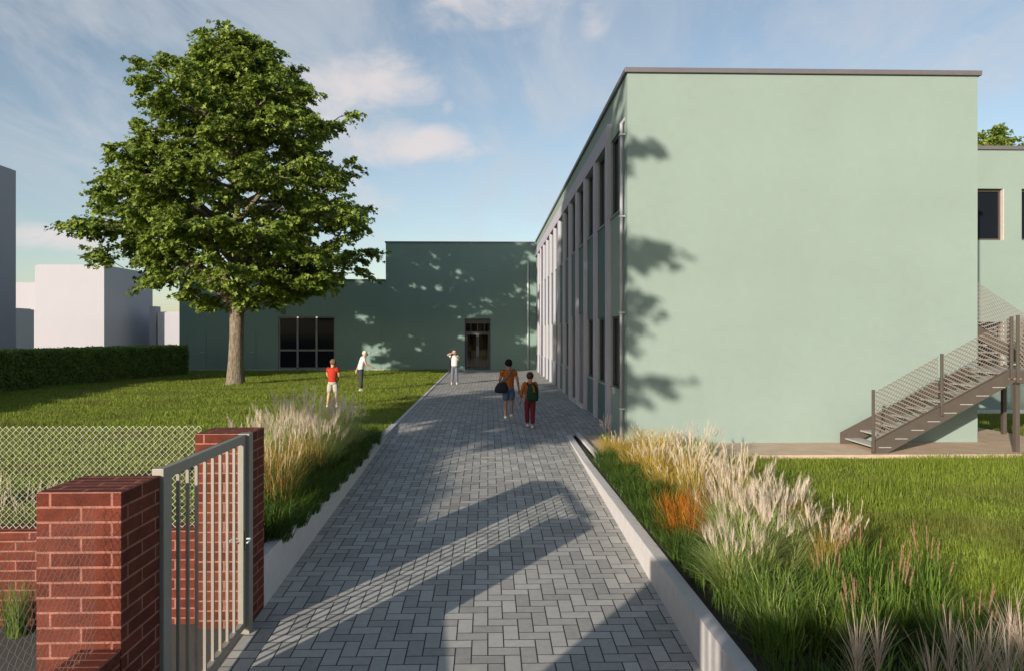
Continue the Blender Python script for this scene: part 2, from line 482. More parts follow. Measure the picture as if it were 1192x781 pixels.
def blade_arrays(base, yaw, h, lean, width, seg=3, droop=0.0, p=1.6, curve=0.0):
    """arched grass blades: base (N,3); returns verts, flat faces, loop totals"""
    N = len(base); K = seg
    t = np.linspace(0, 1, K + 1)
    d = np.stack([np.cos(yaw), np.sin(yaw), np.zeros(N)], 1)
    sd = np.stack([-np.sin(yaw), np.cos(yaw), np.zeros(N)], 1)
    hor = lean[:, None] * t[None, :] ** p
    ver = h[:, None] * (t[None, :] * (1 + droop) - droop * t[None, :] ** 2.2)
    ctr = base[:, None, :] + d[:, None, :] * hor[..., None]
    ctr[..., 2] += ver
    if curve: ctr += sd[:, None, :] * (curve * lean[:, None] * np.sin(t * 2.5)[None, :])[..., None]
    wd = width[:, None] * (1 - t[None, :] ** 1.8) * 0.5
    L = ctr - sd[:, None, :] * wd[..., None]; Rr = ctr + sd[:, None, :] * wd[..., None]
    # verts per blade: K left, K right, 1 tip
    V = np.concatenate([L[:, :K], Rr[:, :K], ctr[:, K:K + 1]], 1)
    per = 2 * K + 1
    f = []; tot = []
    for i in range(K - 1):
        f += [i, K + i, K + i + 1, i + 1]; tot.append(4)
    f += [K - 1, 2 * K - 1, 2 * K]; tot.append(3)
    F = (np.arange(N)[:, None] * per + np.array(f)[None, :]).ravel()
    return V.reshape(-1, 3), F, np.tile(tot, N)

def cat_arrays(parts):
    V = []; F = []; T = []; o = 0
    for v, f, t in parts:
        V.append(v); F.append(f + o); T.append(t); o += len(v)
    return np.concatenate(V), np.concatenate(F), np.concatenate(T)


# ------------------------------------------------------------------ ground
SL, YB = 0.045, 17.2
def gz(y): return -SL * (YB - y) if y < YB else 0.0
XL, XR = -2.17, 1.72

def sheet(name, quads, mat, label, cat):
    b = MB()
    for q in quads: b.face(q, [(p[0], p[1]) for p in q])
    o = b.build(name, mat); tag(o, label, cat, kind='structure'); return o

sheet('path', [[(XL, -9, gz(-9)), (XR, -9, gz(-9)), (XR, YB, 0), (XL, YB, 0)],
               [(XL, YB, 0), (2.95, YB, 0), (2.95, 42.9, 0), (XL, 42.9, 0)],
               [(XR, 15.80, gz(15.8)), (1.938, 15.80, gz(15.8)), (1.938, 15.95, gz(15.95)), (XR, 15.95, gz(15.95))],
               [(XR, 15.95, gz(15.95)), (2.95, 15.95, gz(15.95)), (2.95, YB, 0), (XR, YB, 0)]],
      M['pavers'], 'grey herringbone block paving leading to the glazed entrance', 'path')
sheet('yard', [[(-60, -60, gz(-60)), (XL, -60, gz(-60)), (XL, 7.0, gz(7)), (-60, 7.0, gz(7))]], M['asphalt'],
      'dark asphalt yard behind the gate and low brick wall', 'yard')
sheet('street', [[(XL, -60, gz(-60) + .002), (60, -60, gz(-60) + .002), (60, -9, gz(-9) + .002), (XL, -9, gz(-9) + .002)]], M['asphalt'],
      'dark asphalt street where the block paving starts', 'road')
sheet('lawn_ground_left', [[(-160, 6.9, 0), (-2.25, 6.9, 0), (-2.25, 42.9, 0), (-160, 42.9, 0)], [(-160, 42.9, 0), (60, 42.9, 0), (60, 300, 0), (-160, 300, 0)]], M['turf'],
      'sunlit soil and turf under the lawn with the big tree', 'lawn')
sheet('lawn_ground_right', [[(1.80, -9, -.13), (60, -9, -.13), (60, 42.9, -.13), (1.80, 42.9, -.13)]], M['turf'],
      'turf under the lawn in front of the blank end wall', 'lawn')
sheet('ground', [[(-1500, -1500, -3.6), (1500, -1500, -3.6), (1500, 1500, -3.6), (-1500, 1500, -3.6)]], M['turf'],
      'distant flat ground reaching the horizon behind the buildings', 'ground')
b = MB(); b.box(1.94, 11.75, 13.2, 14.80, -.4, -.06); b.box(1.94, 2.95, 14.80, 15.94, -.4, -.0595)
b.face([(10.0, 14.80, -.06), (11.75, 14.80, -.06), (11.75, 15.6, -.06), (11.7, 17.1, -.06), (10.0, 17.6, -.06)])
tag(b.build('apron', M['apron']), 'sandy brown paved strip along the foot of the end wall', 'paved strip', kind='structure')
sheet('soil', [[(1.84, 4.0, -.127), (3.5, 4.0, -.127), (3.6, 13.2, -.127), (1.84, 13.2, -.127)], [(1.84, 13.2, -.1), (1.95, 13.2, -.1), (1.95, 15.81, -.1), (1.84, 15.81, -.1)]],
      M['dark_soil'], 'dark planting soil under the ornamental grasses beside the kerb', 'soil')
# kerbs
b = MB(); b.box(XR, 1.845, -9, 13.0, -1.4, -.115)
kq = [Vector((x, y, z)) for y, z in ((13.0, -.115), (15.8, -.045)) for x in (XR, 1.845) for z in (-1.4, z)]
for idx in ((0, 1, 5, 4), (2, 3, 7, 6), (1, 3, 7, 5), (4, 5, 7, 6)): b.face([kq[i] for i in idx])
tag(b.build('kerb', M['kerb'], bevel=.008), 'pale concrete kerb wall between block paving and ornamental grass bed', 'kerb', kind='structure')
b = MB(); b.box(1.94, 2.02, 12.6, 15.9, -.4, .0)
tag(b.build('kerb', M['kerb'], bevel=.006), 'short pale kerb edging the sandy strip by the building corner', 'kerb', kind='structure')
b = MB(); b.box(-2.31, XL + .002, 7.05, 17.3, -1.0, .03)
b.box(-2.27, XL + .002, 17.302, 42.72, -.3, .02)
tag(b.build('retaining_wall', M['kerb'], bevel=.008), 'pale concrete retaining edge holding the lawn beside the block paving', 'retaining wall', kind='structure')

# ------------------------------------------------------------------ lawns (blades)
def lawn(name, pts, h, wd, seg, label, lean=.6):
    N = len(pts)
    x, y = pts[:, 0], pts[:, 1]
    clump = np.sin(x * .9 + 2.1 * np.sin(y * .55)) * np.sin(y * 2.3 + 1.4 * np.sin(x * .6)) + .6 * np.sin(x * 2.6 + y * 1.1) * np.sin(y * 4.7 - x * .8)
    yaw = RNG.uniform(0, 2 * np.pi, N); hh = h * RNG.uniform(.55, 1.25, N) * np.clip(.9 + .5 * clump, .45, 1.7)
    v, f, t = blade_arrays(pts, yaw, hh, hh * RNG.uniform(.1, lean, N) * 1.4, wd * RNG.uniform(.7, 1.3, N), seg, .25)
    o = np_mesh(name, v, f, t, M['blade'])
    return tag(o, label, 'grass', kind='stuff')

def patch_factor(p, s=0.9):
    return .5 + .25 * np.sin(p[:, 0] * s + 1.7 * np.sin(p[:, 1] * s * .8)) + .25 * np.sin(p[:, 1] * s * 1.9 + 1.3 * np.sin(p[:, 0] * 1.3 * s + 2))

def right_pts():
    P = []
    for (y0, y1, x1, dens) in ((3.6, 6.5, 6.5, 2300), (6.5, 9.5, 9.0, 1500), (9.5, 13.2, 11.5, 950)):
        n = int((y1 - y0) * (x1 - 1.9) * dens)
        P.append(np.stack([RNG.uniform(1.9, x1, n), RNG.uniform(y0, y1, n), np.full(n, -.135)], 1))
    n = 6000
    P.append(np.stack([RNG.uniform(11.5, 17, n), RNG.uniform(13, 20.3, n), np.full(n, -.135)], 1))
    return np.concatenate(P)
rp = right_pts(); rp = rp[(rp[:, 0] > 3.45 + .12 * np.sin(rp[:, 1] * 2.3)) | ((rp[:, 1] < 5.6) & (rp[:, 0] > 2.9))]
rp[:, 1] += .03 * np.sin(rp[:, 0] * 17) + .03 * np.sin(rp[:, 0] * 7)
gp_ = np.stack([RNG.uniform(1.88, 3.5, 7500), RNG.uniform(4.0, 13.1, 7500), np.full(7500, -.13)], 1)
nb = len(gp_); hb_ = RNG.uniform(.10, .24, nb)
v, f, t = blade_arrays(gp_, RNG.uniform(0, 6.28, nb), hb_, hb_ * RNG.uniform(.2, .9, nb), RNG.uniform(.006, .011, nb), 3, .3)
tag(np_mesh('ground_cover', v, f, t, M['blade_dark']), 'low dark green ground cover between the ornamental grasses beside the kerb', 'ground cover', kind='stuff')
lawn('lawn_grass', rp, .105, .0075, 3, 'thick green lawn grass in front of the blank end wall')
def left_pts():
    P = []
    for (y0, y1, dens) in ((7.2, 12, 1100), (12, 18, 800), (18, 26, 480), (26, 34, 330), (34, 42.6, 230)):
        n = int((y1 - y0) * dens * (.72 * y1 - 2.2))
        y = RNG.uniform(y0, y1, n); x = RNG.uniform(-.72 * y1, -2.3, n)
        P.append(np.stack([x, y, np.full(n, -.005)], 1))
    return np.concatenate(P)
lp = left_pts()
pf = patch_factor(lp)
lp = lp[RNG.uniform(0, 1, len(lp)) < .45 + .6 * pf]
lawn('lawn_grass', lp, .085, .0125, 2, 'mown green lawn grass around the big tree')

# ------------------------------------------------------------------ buildings
def coping(b, x0, x1, y0, y1, z0, z1, o=.06):
    b.box(x0 - o, x1 + o, y0 - o, y1 + o, z0, z1)

# --- two storey block along the path
SX, SY0, SX1, SY1, SZ = 2.85, 14.69, 10.14, 42.72, 7.50
sb = thing('school_building', 'mint green two storey block with blank end wall and pilastered side along the path', 'building', (SX, SY0, 0))
PY = [16.67 + 1.95 * i for i in range(13)]
bays = [(15.15, 16.64)] + [(y + .39, y + 1.92) for y in PY]
ops = []; kinds = []
for i, (a, c) in enumerate(bays):
    if c > 42.6: c = 42.5
    ops.append((a - SY0, c - SY0, 4.82, 6.585)); kinds.append('w')
    if i in (3, 4): ops.append((a - SY0, c - SY0, -.02, 2.76)); kinds.append('d%d' % i)
    else: ops.append((a - SY0, c - SY0, .96, 2.56)); kinds.append('w')
b = MB()
b.wall((SX, SY0, 0), (0, 1, 0), (-1, 0, 0), SY1 - SY0, -.3, SZ, ops, .11)
b.wall((SX, SY0, 0), (1, 0, 0), (0, -1, 0), SX1 - SX, -.5, SZ, [], 0)
b.face([(SX1, SY0, -.5), (SX1, SY1, -.5), (SX1, SY1, SZ), (SX1, SY0, SZ)])
b.face([(SX, SY0, SZ), (SX1, SY0, SZ), (SX1, SY1, SZ), (SX, SY1, SZ)])
b.build('wall', M['green'], sb)
b = MB(); coping(b, SX, SX1, SY0, SY1 - .06, SZ + .002, SZ + .10); b.build('coping', M['coping'], sb, bevel=.006)
M['bay_shade'] = plaster('shaded_bay_plaster', (0.105, 0.160, 0.150))  # shade of the window bays put into a darker plaster colour
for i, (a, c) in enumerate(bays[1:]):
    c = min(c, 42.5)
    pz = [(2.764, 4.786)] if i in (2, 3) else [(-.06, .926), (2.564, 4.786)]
    for z0, z1 in pz: MB().box(SX - .006, SX + .02, a - .02, c + .02, z0, z1).build('bay_shade_panel', M['bay_shade'], sb)
for y in PY:
    MB().box(SX - .08, SX + .02, y, y + .36, -.08, 6.60).build('pilaster', M['grey_plaster'], sb, bevel=.006)
MB().box(SX - .083, SX + .02, PY[0] - .003, 42.5, 6.60, 7.02).build('pilaster_band', M['grey_plaster'], sb, bevel=.006)
for (a, c, z0, z1), kd in zip(ops, kinds):
    a += SY0; c += SY0
    if kd == 'w':
        f = MB(); xi = SX + .11; t = .05
        f.box(xi - .07, xi, a, a + t, z0, z1); f.box(xi - .07, xi, c - t, c, z0, z1)
        f.box(xi - .07, xi, a + t, c - t, z0, z0 + t); f.box(xi - .07, xi, a + t, c - t, z1 - t, z1)
        f.box(xi - .065, xi, (a + c) / 2 - .03, (a + c) / 2 + .03, z0 + t, z1 - t)
        fo = f.build('window', M['frame_dark'], sb)
        MB().box(xi - .03, xi - .02, a + t, c - t, z0 + t, z1 - t).build('pane', M['glass'], fo)
        MB().box(SX - .03, SX + .10, a + .002, c - .002, z0 - .03, z0 + .012).build('sill', M['green'], fo)
    else:
        z0 = 0.02
        xi = SX + .09
        d = MB().box(xi - .05, xi, a, c, z0, z1).build('door', M['door_purple'] if kd == 'd3' else M['frame_dark'], sb)
        h = MB().tube([(xi - .055, a + .2, 1.05), (xi - .11, a + .2, 1.05), (xi - .11, a + .34, 1.05)], .014, 8); h.build('handle', M['steel_pipe'], d)
        if kd == 'd4': MB().box(xi - .062, xi - .051, a + .25, c - .25, .9, 2.5).build('pane', M['glass'], d)
        MB().box(SX - .12, SX + .15, a - .02, c + .02, -.1, .03).build('doorstep', M['kerb'], d)
p = MB().tube([(SX - .07, 14.98, -.05), (SX - .07, 14.98, 6.55), (SX + .05, 14.98, 6.70)], .034, 12)
p = p.build('downpipe', M['white_plaster'], sb, smooth=True)
for z in (.6, 2.6, 4.6, 6.3): MB().box(SX - .115, SX + .01, 14.935, 15.025, z, z + .03).build('bracket', M['steel_pipe'], p)
p = MB().tube([(SX - .07, 37.9, -.02), (SX - .07, 37.9, 6.62)], .05, 10).build('downpipe', M['white_plaster'], sb, smooth=True)

# --- tall entrance block closing the path
eb = thing('entrance_building', 'tall green block at the end of the path with a glazed double entrance door', 'building', (-6.03, 42.75, 0))
EY = 42.75
b = MB()
eop = [(-1.37 + 6.03, .15 + 6.03, 0.01, 3.01)]
b.wall((-6.03, EY, 0), (1, 0, 0), (0, -1, 0), 9.2, -.3, 7.48, eop, .28)
b.face([(-6.03, EY, 4), (-6.03, EY + 12, 4), (-6.03, EY + 12, 7.48), (-6.03, EY, 7.48)])
b.face([(-6.03, EY, 7.48), (3.17, EY, 7.48), (3.17, EY + 12, 7.48), (-6.03, EY + 12, 7.48)])
b.face([(-6.03, EY + 12, -.3), (3.17, EY + 12, -.3), (3.17, EY + 12, 7.48), (-6.03, EY + 12, 7.48)])
b.build('wall', M['green_dark'], eb)
b = MB(); b.box(-6.08, SX - .062, EY - .05, EY + 12, 7.482, 7.56); b.build('coping', M['coping'], eb)
# expansion joint strips, slightly proud
for x in (-4.2, -3.35): MB().box(x, x + .015, EY - .004, EY + .01, 0.02, 7.46).build('render_joint', M['green_dark'], eb)
p = MB().tube([(2.37, EY - .08, 0), (2.37, EY - .08, 6.38)], .055, 10).build('downpipe', M['steel_pipe'], eb, smooth=True)
# entrance door: vestibule, frame, two leaves
xi0, xi1 = -1.37, .15; yi = EY + .22
f = MB()
f.box(xi0, xi0 + .06, yi - .06, yi, .02, 3.0); f.box(xi1 - .06, xi1, yi - .06, yi, .02, 3.0)
f.box(xi0 + .06, xi1 - .06, yi - .06, yi, 2.16, 2.26); f.box(xi0 + .06, xi1 - .06, yi - .06, yi, 2.72, 3.0)
xm = (xi0 + xi1) / 2
f.box(xm - .03, xm + .03, yi - .055, yi, 2.26, 2.72); f.box(xm - .42, xm - .38, yi - .055, yi, 2.26, 2.72); f.box(xm + .38, xm + .42, yi - .055, yi, 2.26, 2.72)
fo = f.build('door_frame', M['frame_dark'], eb, bevel=.004)
MB().box(xi0 + .06, xi1 - .06, yi - .03, yi - .02, 2.26, 2.72).build('transom_pane', M['door_glass'], fo)
for s in (0, 1):
    a, c = (xi0 + .065, xm - .003) if s == 0 else (xm + .003, xi1 - .065)
    f = MB(); t = .075
    f.box(a, a + t, yi - .05, yi - .005, .03, 2.15); f.box(c - t, c, yi - .05, yi - .005, .03, 2.15)
    f.box(a + t, c - t, yi - .05, yi - .005, .03, .14); f.box(a + t, c - t, yi - .05, yi - .005, 2.07, 2.15)
    lf = f.build('door_leaf', M['frame_dark'], eb, bevel=.004)
    MB().box(a + t, c - t, yi - .03, yi - .02, .14, 2.07).build('pane', M['door_glass'], lf)
    hx = (c - .04) if s == 0 else (a + .04)
    MB().tube([(hx, yi - .052, .8), (hx, yi - .10, .85), (hx, yi - .10, 1.35), (hx, yi - .052, 1.4)], .014, 8).build('handle', M['steel_pipe'], lf, smooth=True)
v = MB()   # entrance hall seen through the glass
v.face([(xi0 - 1.5, yi + .05, .0), (xi1 + 1.5, yi + .05, .0), (xi1 + 1.5, yi + 4, .0), (xi0 - 1.5, yi + 4, .0)])
v.face([(xi0 - 1.5, yi + 4, 0), (xi1 + 1.5, yi + 4, 0), (xi1 + 1.5, yi + 4, 3.1), (xi0 - 1.5, yi + 4, 3.1)])
v.face([(xi0 - 1.5, yi + .05, 0), (xi0 - 1.5, yi + 4, 0), (xi0 - 1.5, yi + 4, 3.1), (xi0 - 1.5, yi + .05, 3.1)])
v.face([(xi1 + 1.5, yi + .05, 0), (xi1 + 1.5, yi + 4, 0), (xi1 + 1.5, yi + 4, 3.1), (xi1 + 1.5, yi + .05, 3.1)])
v.face([(xi0 - 1.5, yi + .05, 3.1), (xi1 + 1.5, yi + .05, 3.1), (xi1 + 1.5, yi + 4, 3.1), (xi0 - 1.5, yi + 4, 3.1)])
v.build('entrance_hall', flat('warm_hall_plaster', (.66, .54, .42), .7), eb)
for x in (-1.0, -.2): MB().tube([(x, yi + 2.2, 0), (x, yi + 2.2, 3.1)], .12, 12).build('hall_column', M['frame_dark'], eb)

# --- low annex behind the tree
AX0, AX1, AYY, AZ = -18.08, -6.03, 42.78, 5.24
ab = thing('annex_building', 'single storey dark green building behind the big tree with a wide six pane window', 'building', (AX0, AYY, 0))
b = MB()
wop = (-12.33 - AX0, -9.0 - AX0, .06, 3.13)
b.wall((AX0, AYY, 0), (1, 0, 0), (0, -1, 0), AX1 - AX0, -.3, AZ, [wop], .18)
b.face([(AX0, AYY, AZ), (AX1, AYY, AZ), (AX1, AYY + 12, AZ), (AX0, AYY + 12, AZ)])
b.face([(AX0, AYY, -.3), (AX0, AYY + 12, -.3), (AX0, AYY + 12, AZ), (AX0, AYY, AZ)])
b.build('wall', M['green_dark'], ab)
MB().box(AX0 - .05, AX1 - .052, AYY - .05, AYY + 12, AZ + .002, AZ + .09).build('coping', M['coping'], ab)
MB().box(AX0 + .05, -6.1, AYY - .10, AYY - .003, -.2, .035).build('plinth', M['kerb'], ab)
x0, x1, yi = -12.33, -9.0, AYY + .14
f = MB(); t = .09
zs = (.06, 1.16, 3.13); cols = [x0 + (x1 - x0) * k / 3 for k in range(4)]
f.box(x0, x0 + t, yi - .08, yi, zs[0], zs[2]); f.box(x1 - t, x1, yi - .08, yi, zs[0], zs[2])
for c in cols[1:3]: f.box(c - .055, c + .055, yi - .08, yi, zs[0] + t, zs[2] - t)
for a, c in zip(cols, cols[1:]):
    a2 = a + (t if a == x0 else .055); c2 = c - (t if c == x1 else .055)
    f.box(a2, c2, yi - .078, yi, zs[0], zs[0] + t); f.box(a2, c2, yi - .078, yi, zs[2] - t, zs[2]); f.box(a2, c2, yi - .078, yi, zs[1] - .05, zs[1] + .05)
fo = f.build('window', flat('grey_window_frame', (.20, .19, .20), .5, .1), ab, bevel=.004)
for a, c in zip(cols, cols[1:]):
    for q0, q1 in zip(zs, zs[1:]):
        MB().box(a + .05, c - .05, yi - .035, yi - .025, q0 + .045, q1 - .045).build('pane', M['glass'], fo)
for a, c in ((-17.61, -16.56), (-14.72, -13.67), (-7.42, -6.35)):
    d = MB().box(a, c, AYY - .012, AYY + .01, .04, 2.2).build('door', M['green_dark'], ab, bevel=.003)
    fr = MB(); fr.box(a - .05, a - .004, AYY - .02, AYY + .01, .04, 2.25); fr.box(c + .004, c + .05, AYY - .02, AYY + .01, .04, 2.25); fr.box(a - .004, c + .004, AYY - .02, AYY + .01, 2.204, 2.25)
    fr.build('door_frame', M['green_dark'], d)
    MB().tube([(c - .12, AYY - .012, 1.05), (c - .12, AYY - .07, 1.05), (c - .26, AYY - .07, 1.05)], .014, 8).build('handle', M['steel_pipe'], d)
    if a > -8: MB().ball((-6.98, AYY - .03, 1.03), .05, .03, .05).build('knob', M['white_plaster'], d, smooth=True)

# --- side wing behind the stair
WY = 20.5
wb = thing('wing_building', 'pale green rear wing with upper floor windows behind the metal stair', 'building', (10.2, WY, 0))
b = MB(); wo_ = []
for k in range(6): 
    x1_ = 14.93 + 1.86 * k
    wo_.append((x1_ - 1.34 - 10.2, x1_ - 10.2, 4.86, 6.35))
    wo_.append((x1_ - 1.34 - 10.2, x1_ - 10.2, 0.9, 2.5))
b.wall((10.2, WY, 0), (1, 0, 0), (0, -1, 0), 18, -.02, 7.47, wo_, .22)
b.face([(10.2, WY, 7.47), (28.2, WY, 7.47), (28.2, WY + 12, 7.47), (10.2, WY + 12, 7.47)])
b.face([(28.2, WY, -.3), (28.2, WY + 12, -.3), (28.2, WY + 12, 7.47), (28.2, WY, 7.47)])
b.build('wall', M['green'], wb)
MB().box(10.205, 28.25, WY - .06, WY + 12, 7.472, 7.58).build('coping', M['coping'], wb)
MB().box(10.205, 28.2, WY - .03, WY + .05, -.3, -.022).build('plinth', M['kerb'], wb)
for (a, c, z0, z1) in wo_:
    a += 10.2; c += 10.2; yi = WY + .2; t = .06
    f = MB(); f.box(a, a + t, yi - .07, yi, z0, z1); f.box(c - t, c, yi - .07, yi, z0, z1); f.box(a + t, c - t, yi - .07, yi, z0, z0 + t); f.box(a + t, c - t, yi - .07, yi, z1 - t, z1)
    fo = f.build('window', M['stair'], wb)
    MB().box(a + t, c - t, yi - .03, yi - .02, z0 + t, z1 - t).build('pane', M['glass'], fo)
    MB().box(c - .02, c + .002, WY + .002, WY + .12, z0 + .002, z1 - .002).build('reveal', M['white_stone'], fo)

# --- plain white massing houses on the far side of the hedge
def block(name, label, boxes, mat='white_plaster', parts=True):
    x, y = boxes[0][0], boxes[0][2]
    t = thing(name, label, 'building', (x, y, 0), None)
    for (x0, x1, y0, y1, z1) in boxes:
        MB().box(x0, x1, y0, y1, -.5, z1).build('wall', M[mat], t)
        MB().box(x0 + .15, x1 - .15, y0 + .15, y1 - .15, z1 - .1, z1 + .06).build('roof', M[mat], t)
    return t
block('tall_block', 'tall plain grey block rising beyond the hedge at the edge of the view, with an unseen step added for shade', [(-38, -25, 17.5, 38.9, 10.75), (-37.5, -25.2, 17.8, 30, 15.0)])  # second box: taller step out of view, added to shade the annex
block('white_house', 'plain white two storey house with a lower step beyond the hedge', [(-43.2, -36.7, 70, 80, 8.6), (-46.5, -43.2, 71, 79, 6.95)])
block('garage', 'small plain grey block between the tall block and the white house', [(-46, -35.0, 54.0, 56.6, 3.95)])
block('white_bungalow', 'low white flat roofed house just beside the dark green building', [(-33.9, -24, 75, 84, 4.25)])
MB().box(-35.2, -34.5, 76, 77, -.5, 4.9).build('chimney', M['white_plaster'], None)
tag(bpy.data.objects['chimney'], 'narrow white shaft between white house and low white bungalow', 'shaft')
bpy.data.objects['chimney'].name = 'service_shaft'

# ------------------------------------------------------------------ brick piers, low walls, gates, fences
def pier(x0, x1, y0, y1, zt, label, zb=None):
    t = thing('brick_pier', label, 'pier', ((x0 + x1) / 2, (y0 + y1) / 2, gz(y0) - .1))
    MB().box(x0, x1, y0, y1, gz(y0) - .15, zt, vz=zt + .0, u0=.28).build('brickwork', M['brick'], t, bevel=.004)
    return t
pier(-2.665, XL, 4.33, 4.83, 1.258, 'near red brick gate pier with the chain link fence tied to it')
pier(-2.65, XL + .0, 6.60, 7.06, 1.285, 'far red brick gate pier beside the ornamental grasses')
pier(-2.62, XL, .42, 1.42, 1.76, 'wide red brick pier of the second gate, nearest the street')  # out of view; made wide and tall for its shadow on the kerb
def lowwall(x0, x1, y0, y1, zt, label):
    t = thing('brick_wall', label, 'wall', ((x0 + x1) / 2, (y0 + y1) / 2, gz(y0) - .1))
    MB().box(x0, x1, y0, y1, gz(y0) - .3, zt - .072, vz=zt, u0=.05).build('brickwork', M['brick'], t)
    MB().box(x0 - .005, x1 + .005, y0, y1, zt - .07, zt, vz=zt - .004, u0=.1).build('wall_cap', M['brick'], t, bevel=.004)
    return t
lowwall(-2.405, -2.176, 1.425, 4.325, .33, 'low red brick wall running from the near pier towards the street')
lowwall(-12.0, -2.655, 6.70, 6.94, .385, 'low red brick wall under chain link holding back the lawn')

def chainlink(name, label, p0, ud, ulen, z0, z1, c, r, posts, wm='wire'):
    p0 = Vector(p0); ud = Vector(ud)
    t = thing(name, label, 'fence', (p0.x, p0.y, z0))
    b = MB(); nw = int(ulen / c); nz_ = int((z1 - z0) / c)
    nrm = ud.cross(Vector((0, 0, 1)))
    for k in range(nw):
        pts = []
        for j in range(nz_ + 1):
            u = k * c + ((j + k) % 2) * c * 1.02
            s_ = 1 if (j + k) % 2 else -1
            pts.append(p0 + ud * u + Vector((0, 0, z0 + j * c)) + nrm * (.0035 * s_ * (1 if k % 2 else -1)))
        b.tube(pts, r, 4, cap=False)
    b.build('wire_mesh', M[wm], t, smooth=True)
    for u in posts:
        q = p0 + ud * u
        MB().tube([(q.x, q.y, z0 - .05), (q.x, q.y, z1 + .01)], .02, 10).build('post', M['gate'], t, smooth=True)
    return t
chainlink('chain_link_fence', 'pale chain link fence on low brick wall in front of the lawn', (-9.2, 6.82, 0), (1, 0, 0), 6.53, .385, 1.335, .0305, .0028, (.02,))
chainlink('chain_link_fence', 'chain link fence on the low wall running to the near pier', (-2.30, 1.43, 0), (0, 1, 0), 2.89, .335, 1.20, .0305, .0012, (), 'wire_dull')

def gate(y0, y1, zt, label, slope=True):
    t = thing('metal_gate', label, 'gate', (-2.15, y0, gz(y0)))
    x0, x1 = -2.205, -2.155
    zb = lambda y: gz(y) + .06
    zt1 = zt - .02
    f = MB()
    def prism(ya, yb, zfa, zfb, zta, ztb, xa=x0, xb=x1, bb=f):
        q = [(xa, ya, zfa), (xb, ya, zfa), (xb, yb, zfb), (xa, yb, zfb), (xa, ya, zta), (xb, ya, zta), (xb, yb, ztb), (xa, yb, ztb)]
        for idx in ((0, 1, 5, 4), (1, 2, 6, 5), (2, 3, 7, 6), (3, 0, 4, 7), (4, 5, 6, 7), (3, 2, 1, 0)): bb.face([q[i] for i in idx])
    ya, yb = y0 + .09, y1 - .12
    prism(ya, ya + .06, zb(ya), zb(ya + .06), zt, zt)
    prism(yb - .06, yb, zb(yb - .06), zb(yb), zt, zt)
    prism(ya + .06, yb - .06, zt - .075, zt - .075, zt, zt)
    prism(ya + .06, yb - .06, zb(ya), zb(yb), zb(ya) + .06, zb(yb) + .06)
    f.build('gate_frame', M['gate'], t, bevel=.004)
    n = 8
    for k in range(n):
        y = ya + .06 + (yb - ya - .12) * (k + 1) / (n + 1)
        MB().box(-2.191, -2.169, y - .011, y + .011, zb(y) + .05, zt - .07).build('bar', M['gate'], t)
    MB().box(-2.225, -2.125, y1 - .11, y1 - .01, gz(y1) - .1, zt + .005).build('gate_post', M['gate'], t, bevel=.005)
    MB().box(-2.225, -2.145, y0 + .005, y0 + .08, gz(y0) - .1, zt + .005).build('gate_post', M['gate'], t, bevel=.005)
    hz = gz(yb) + .86
    h = MB().box(-2.15, -2.143, yb - .045, yb - .015, hz - .1, hz + .06)
    lk = h.build('lock_plate', M['frame_dark'], t)
    MB().tube([(-2.145, yb - .03, hz), (-2.10, yb - .03, hz), (-2.095, yb - .05, hz), (-2.095, yb - .14, hz - .005)], .009, 8).build('handle', M['steel_pipe'], lk, smooth=True)
    h2 = MB().tube([(-2.205, yb - .03, hz), (-2.25, yb - .03, hz), (-2.255, yb - .05, hz), (-2.255, yb - .14, hz - .005)], .009, 8).build('handle', M['steel_pipe'], lk, smooth=True)
    for z in (.25, 1.1):
        MB().tube([(-2.18, y0 + .085, gz(y0) + z), (-2.18, y0 + .085, gz(y0) + z + .09)], .014, 8).build('hinge', M['gate'], t)
    return t
gate(4.83, 6.60, 1.295, 'grey barred metal gate between the two near brick piers')
gate(-1.45, .42, 1.75, 'grey barred metal gate beyond the wide pier, nearest the street')

# ------------------------------------------------------------------ outside metal stair
st = thing('metal_staircase', 'bronze brown outside metal staircase with expanded metal railings climbing along the end wall', 'staircase', (7.2, 13.3, -.06))
yN, yF = 13.32, 14.56
rise, run = .160, .310
nT = 9
zL = 1.46; xL = 9.86                 # landing
def zline(x): return -.06 + (x - 7.12) * (rise / run) + .02
def stringer(y0, y1):
    b = MB(); zt = lambda x: zline(x) + .17; zb_ = lambda x: zline(x) - .13
    xs = (7.12, 7.45, xL + .05)
    poly = [(7.19, -.06), (7.47, -.06), (xL + .08, zb_(xL + .08)), (xL + .08, zt(xL - .12)), (xL - .12, zt(xL - .12)), (7.19, zt(7.19))]
    n = len(poly)
    b.face([(x, y0, z) for x, z in poly]); b.face([(x, y1, z) for x, z in poly[::-1]])
    for i in range(n):
        a, c = poly[i], poly[(i + 1) % n]
        b.face([(a[0], y0, a[1]), (a[0], y1, a[1]), (c[0], y1, c[1]), (c[0], y0, c[1])])
    b.build('stringer', M['stair'], st)
stringer(yN, yN + .04); stringer(yF - .04, yF)
for i in range(nT):
    x = 7.30 + run * i; z = .06 + rise * i
    t_ = MB().box(x - .02, x + .29, yN + .042, yF - .042, z - .03, z).build('tread', M['tread'], st)
    MB().box(x + .01, x + .25, yN - .006, yN - .0005, z - .012, z + .002).build('bracket', M['tread'], t_)
lp_ = MB().box(xL, 11.62, yN + .045, 16.0, zL - .06, zL); lp_.build('landing', M['tread'], st)
b = MB(); b.box(xL + .082, 11.66, yN, yN + .04, zL - .22, zL + .02); b.box(11.622, 11.66, yN + .042, 16.0, zL - .22, zL + .02); b.build('landing_beam', M['stair'], st)
for x, y in ((xL + .15, yN + .1), (11.5, yN + .1), (11.5, 15.8)):
    MB().box(x - .04, x + .04, y - .04, y + .04, -.2, zL - .062).build('leg', M['stair'], st)
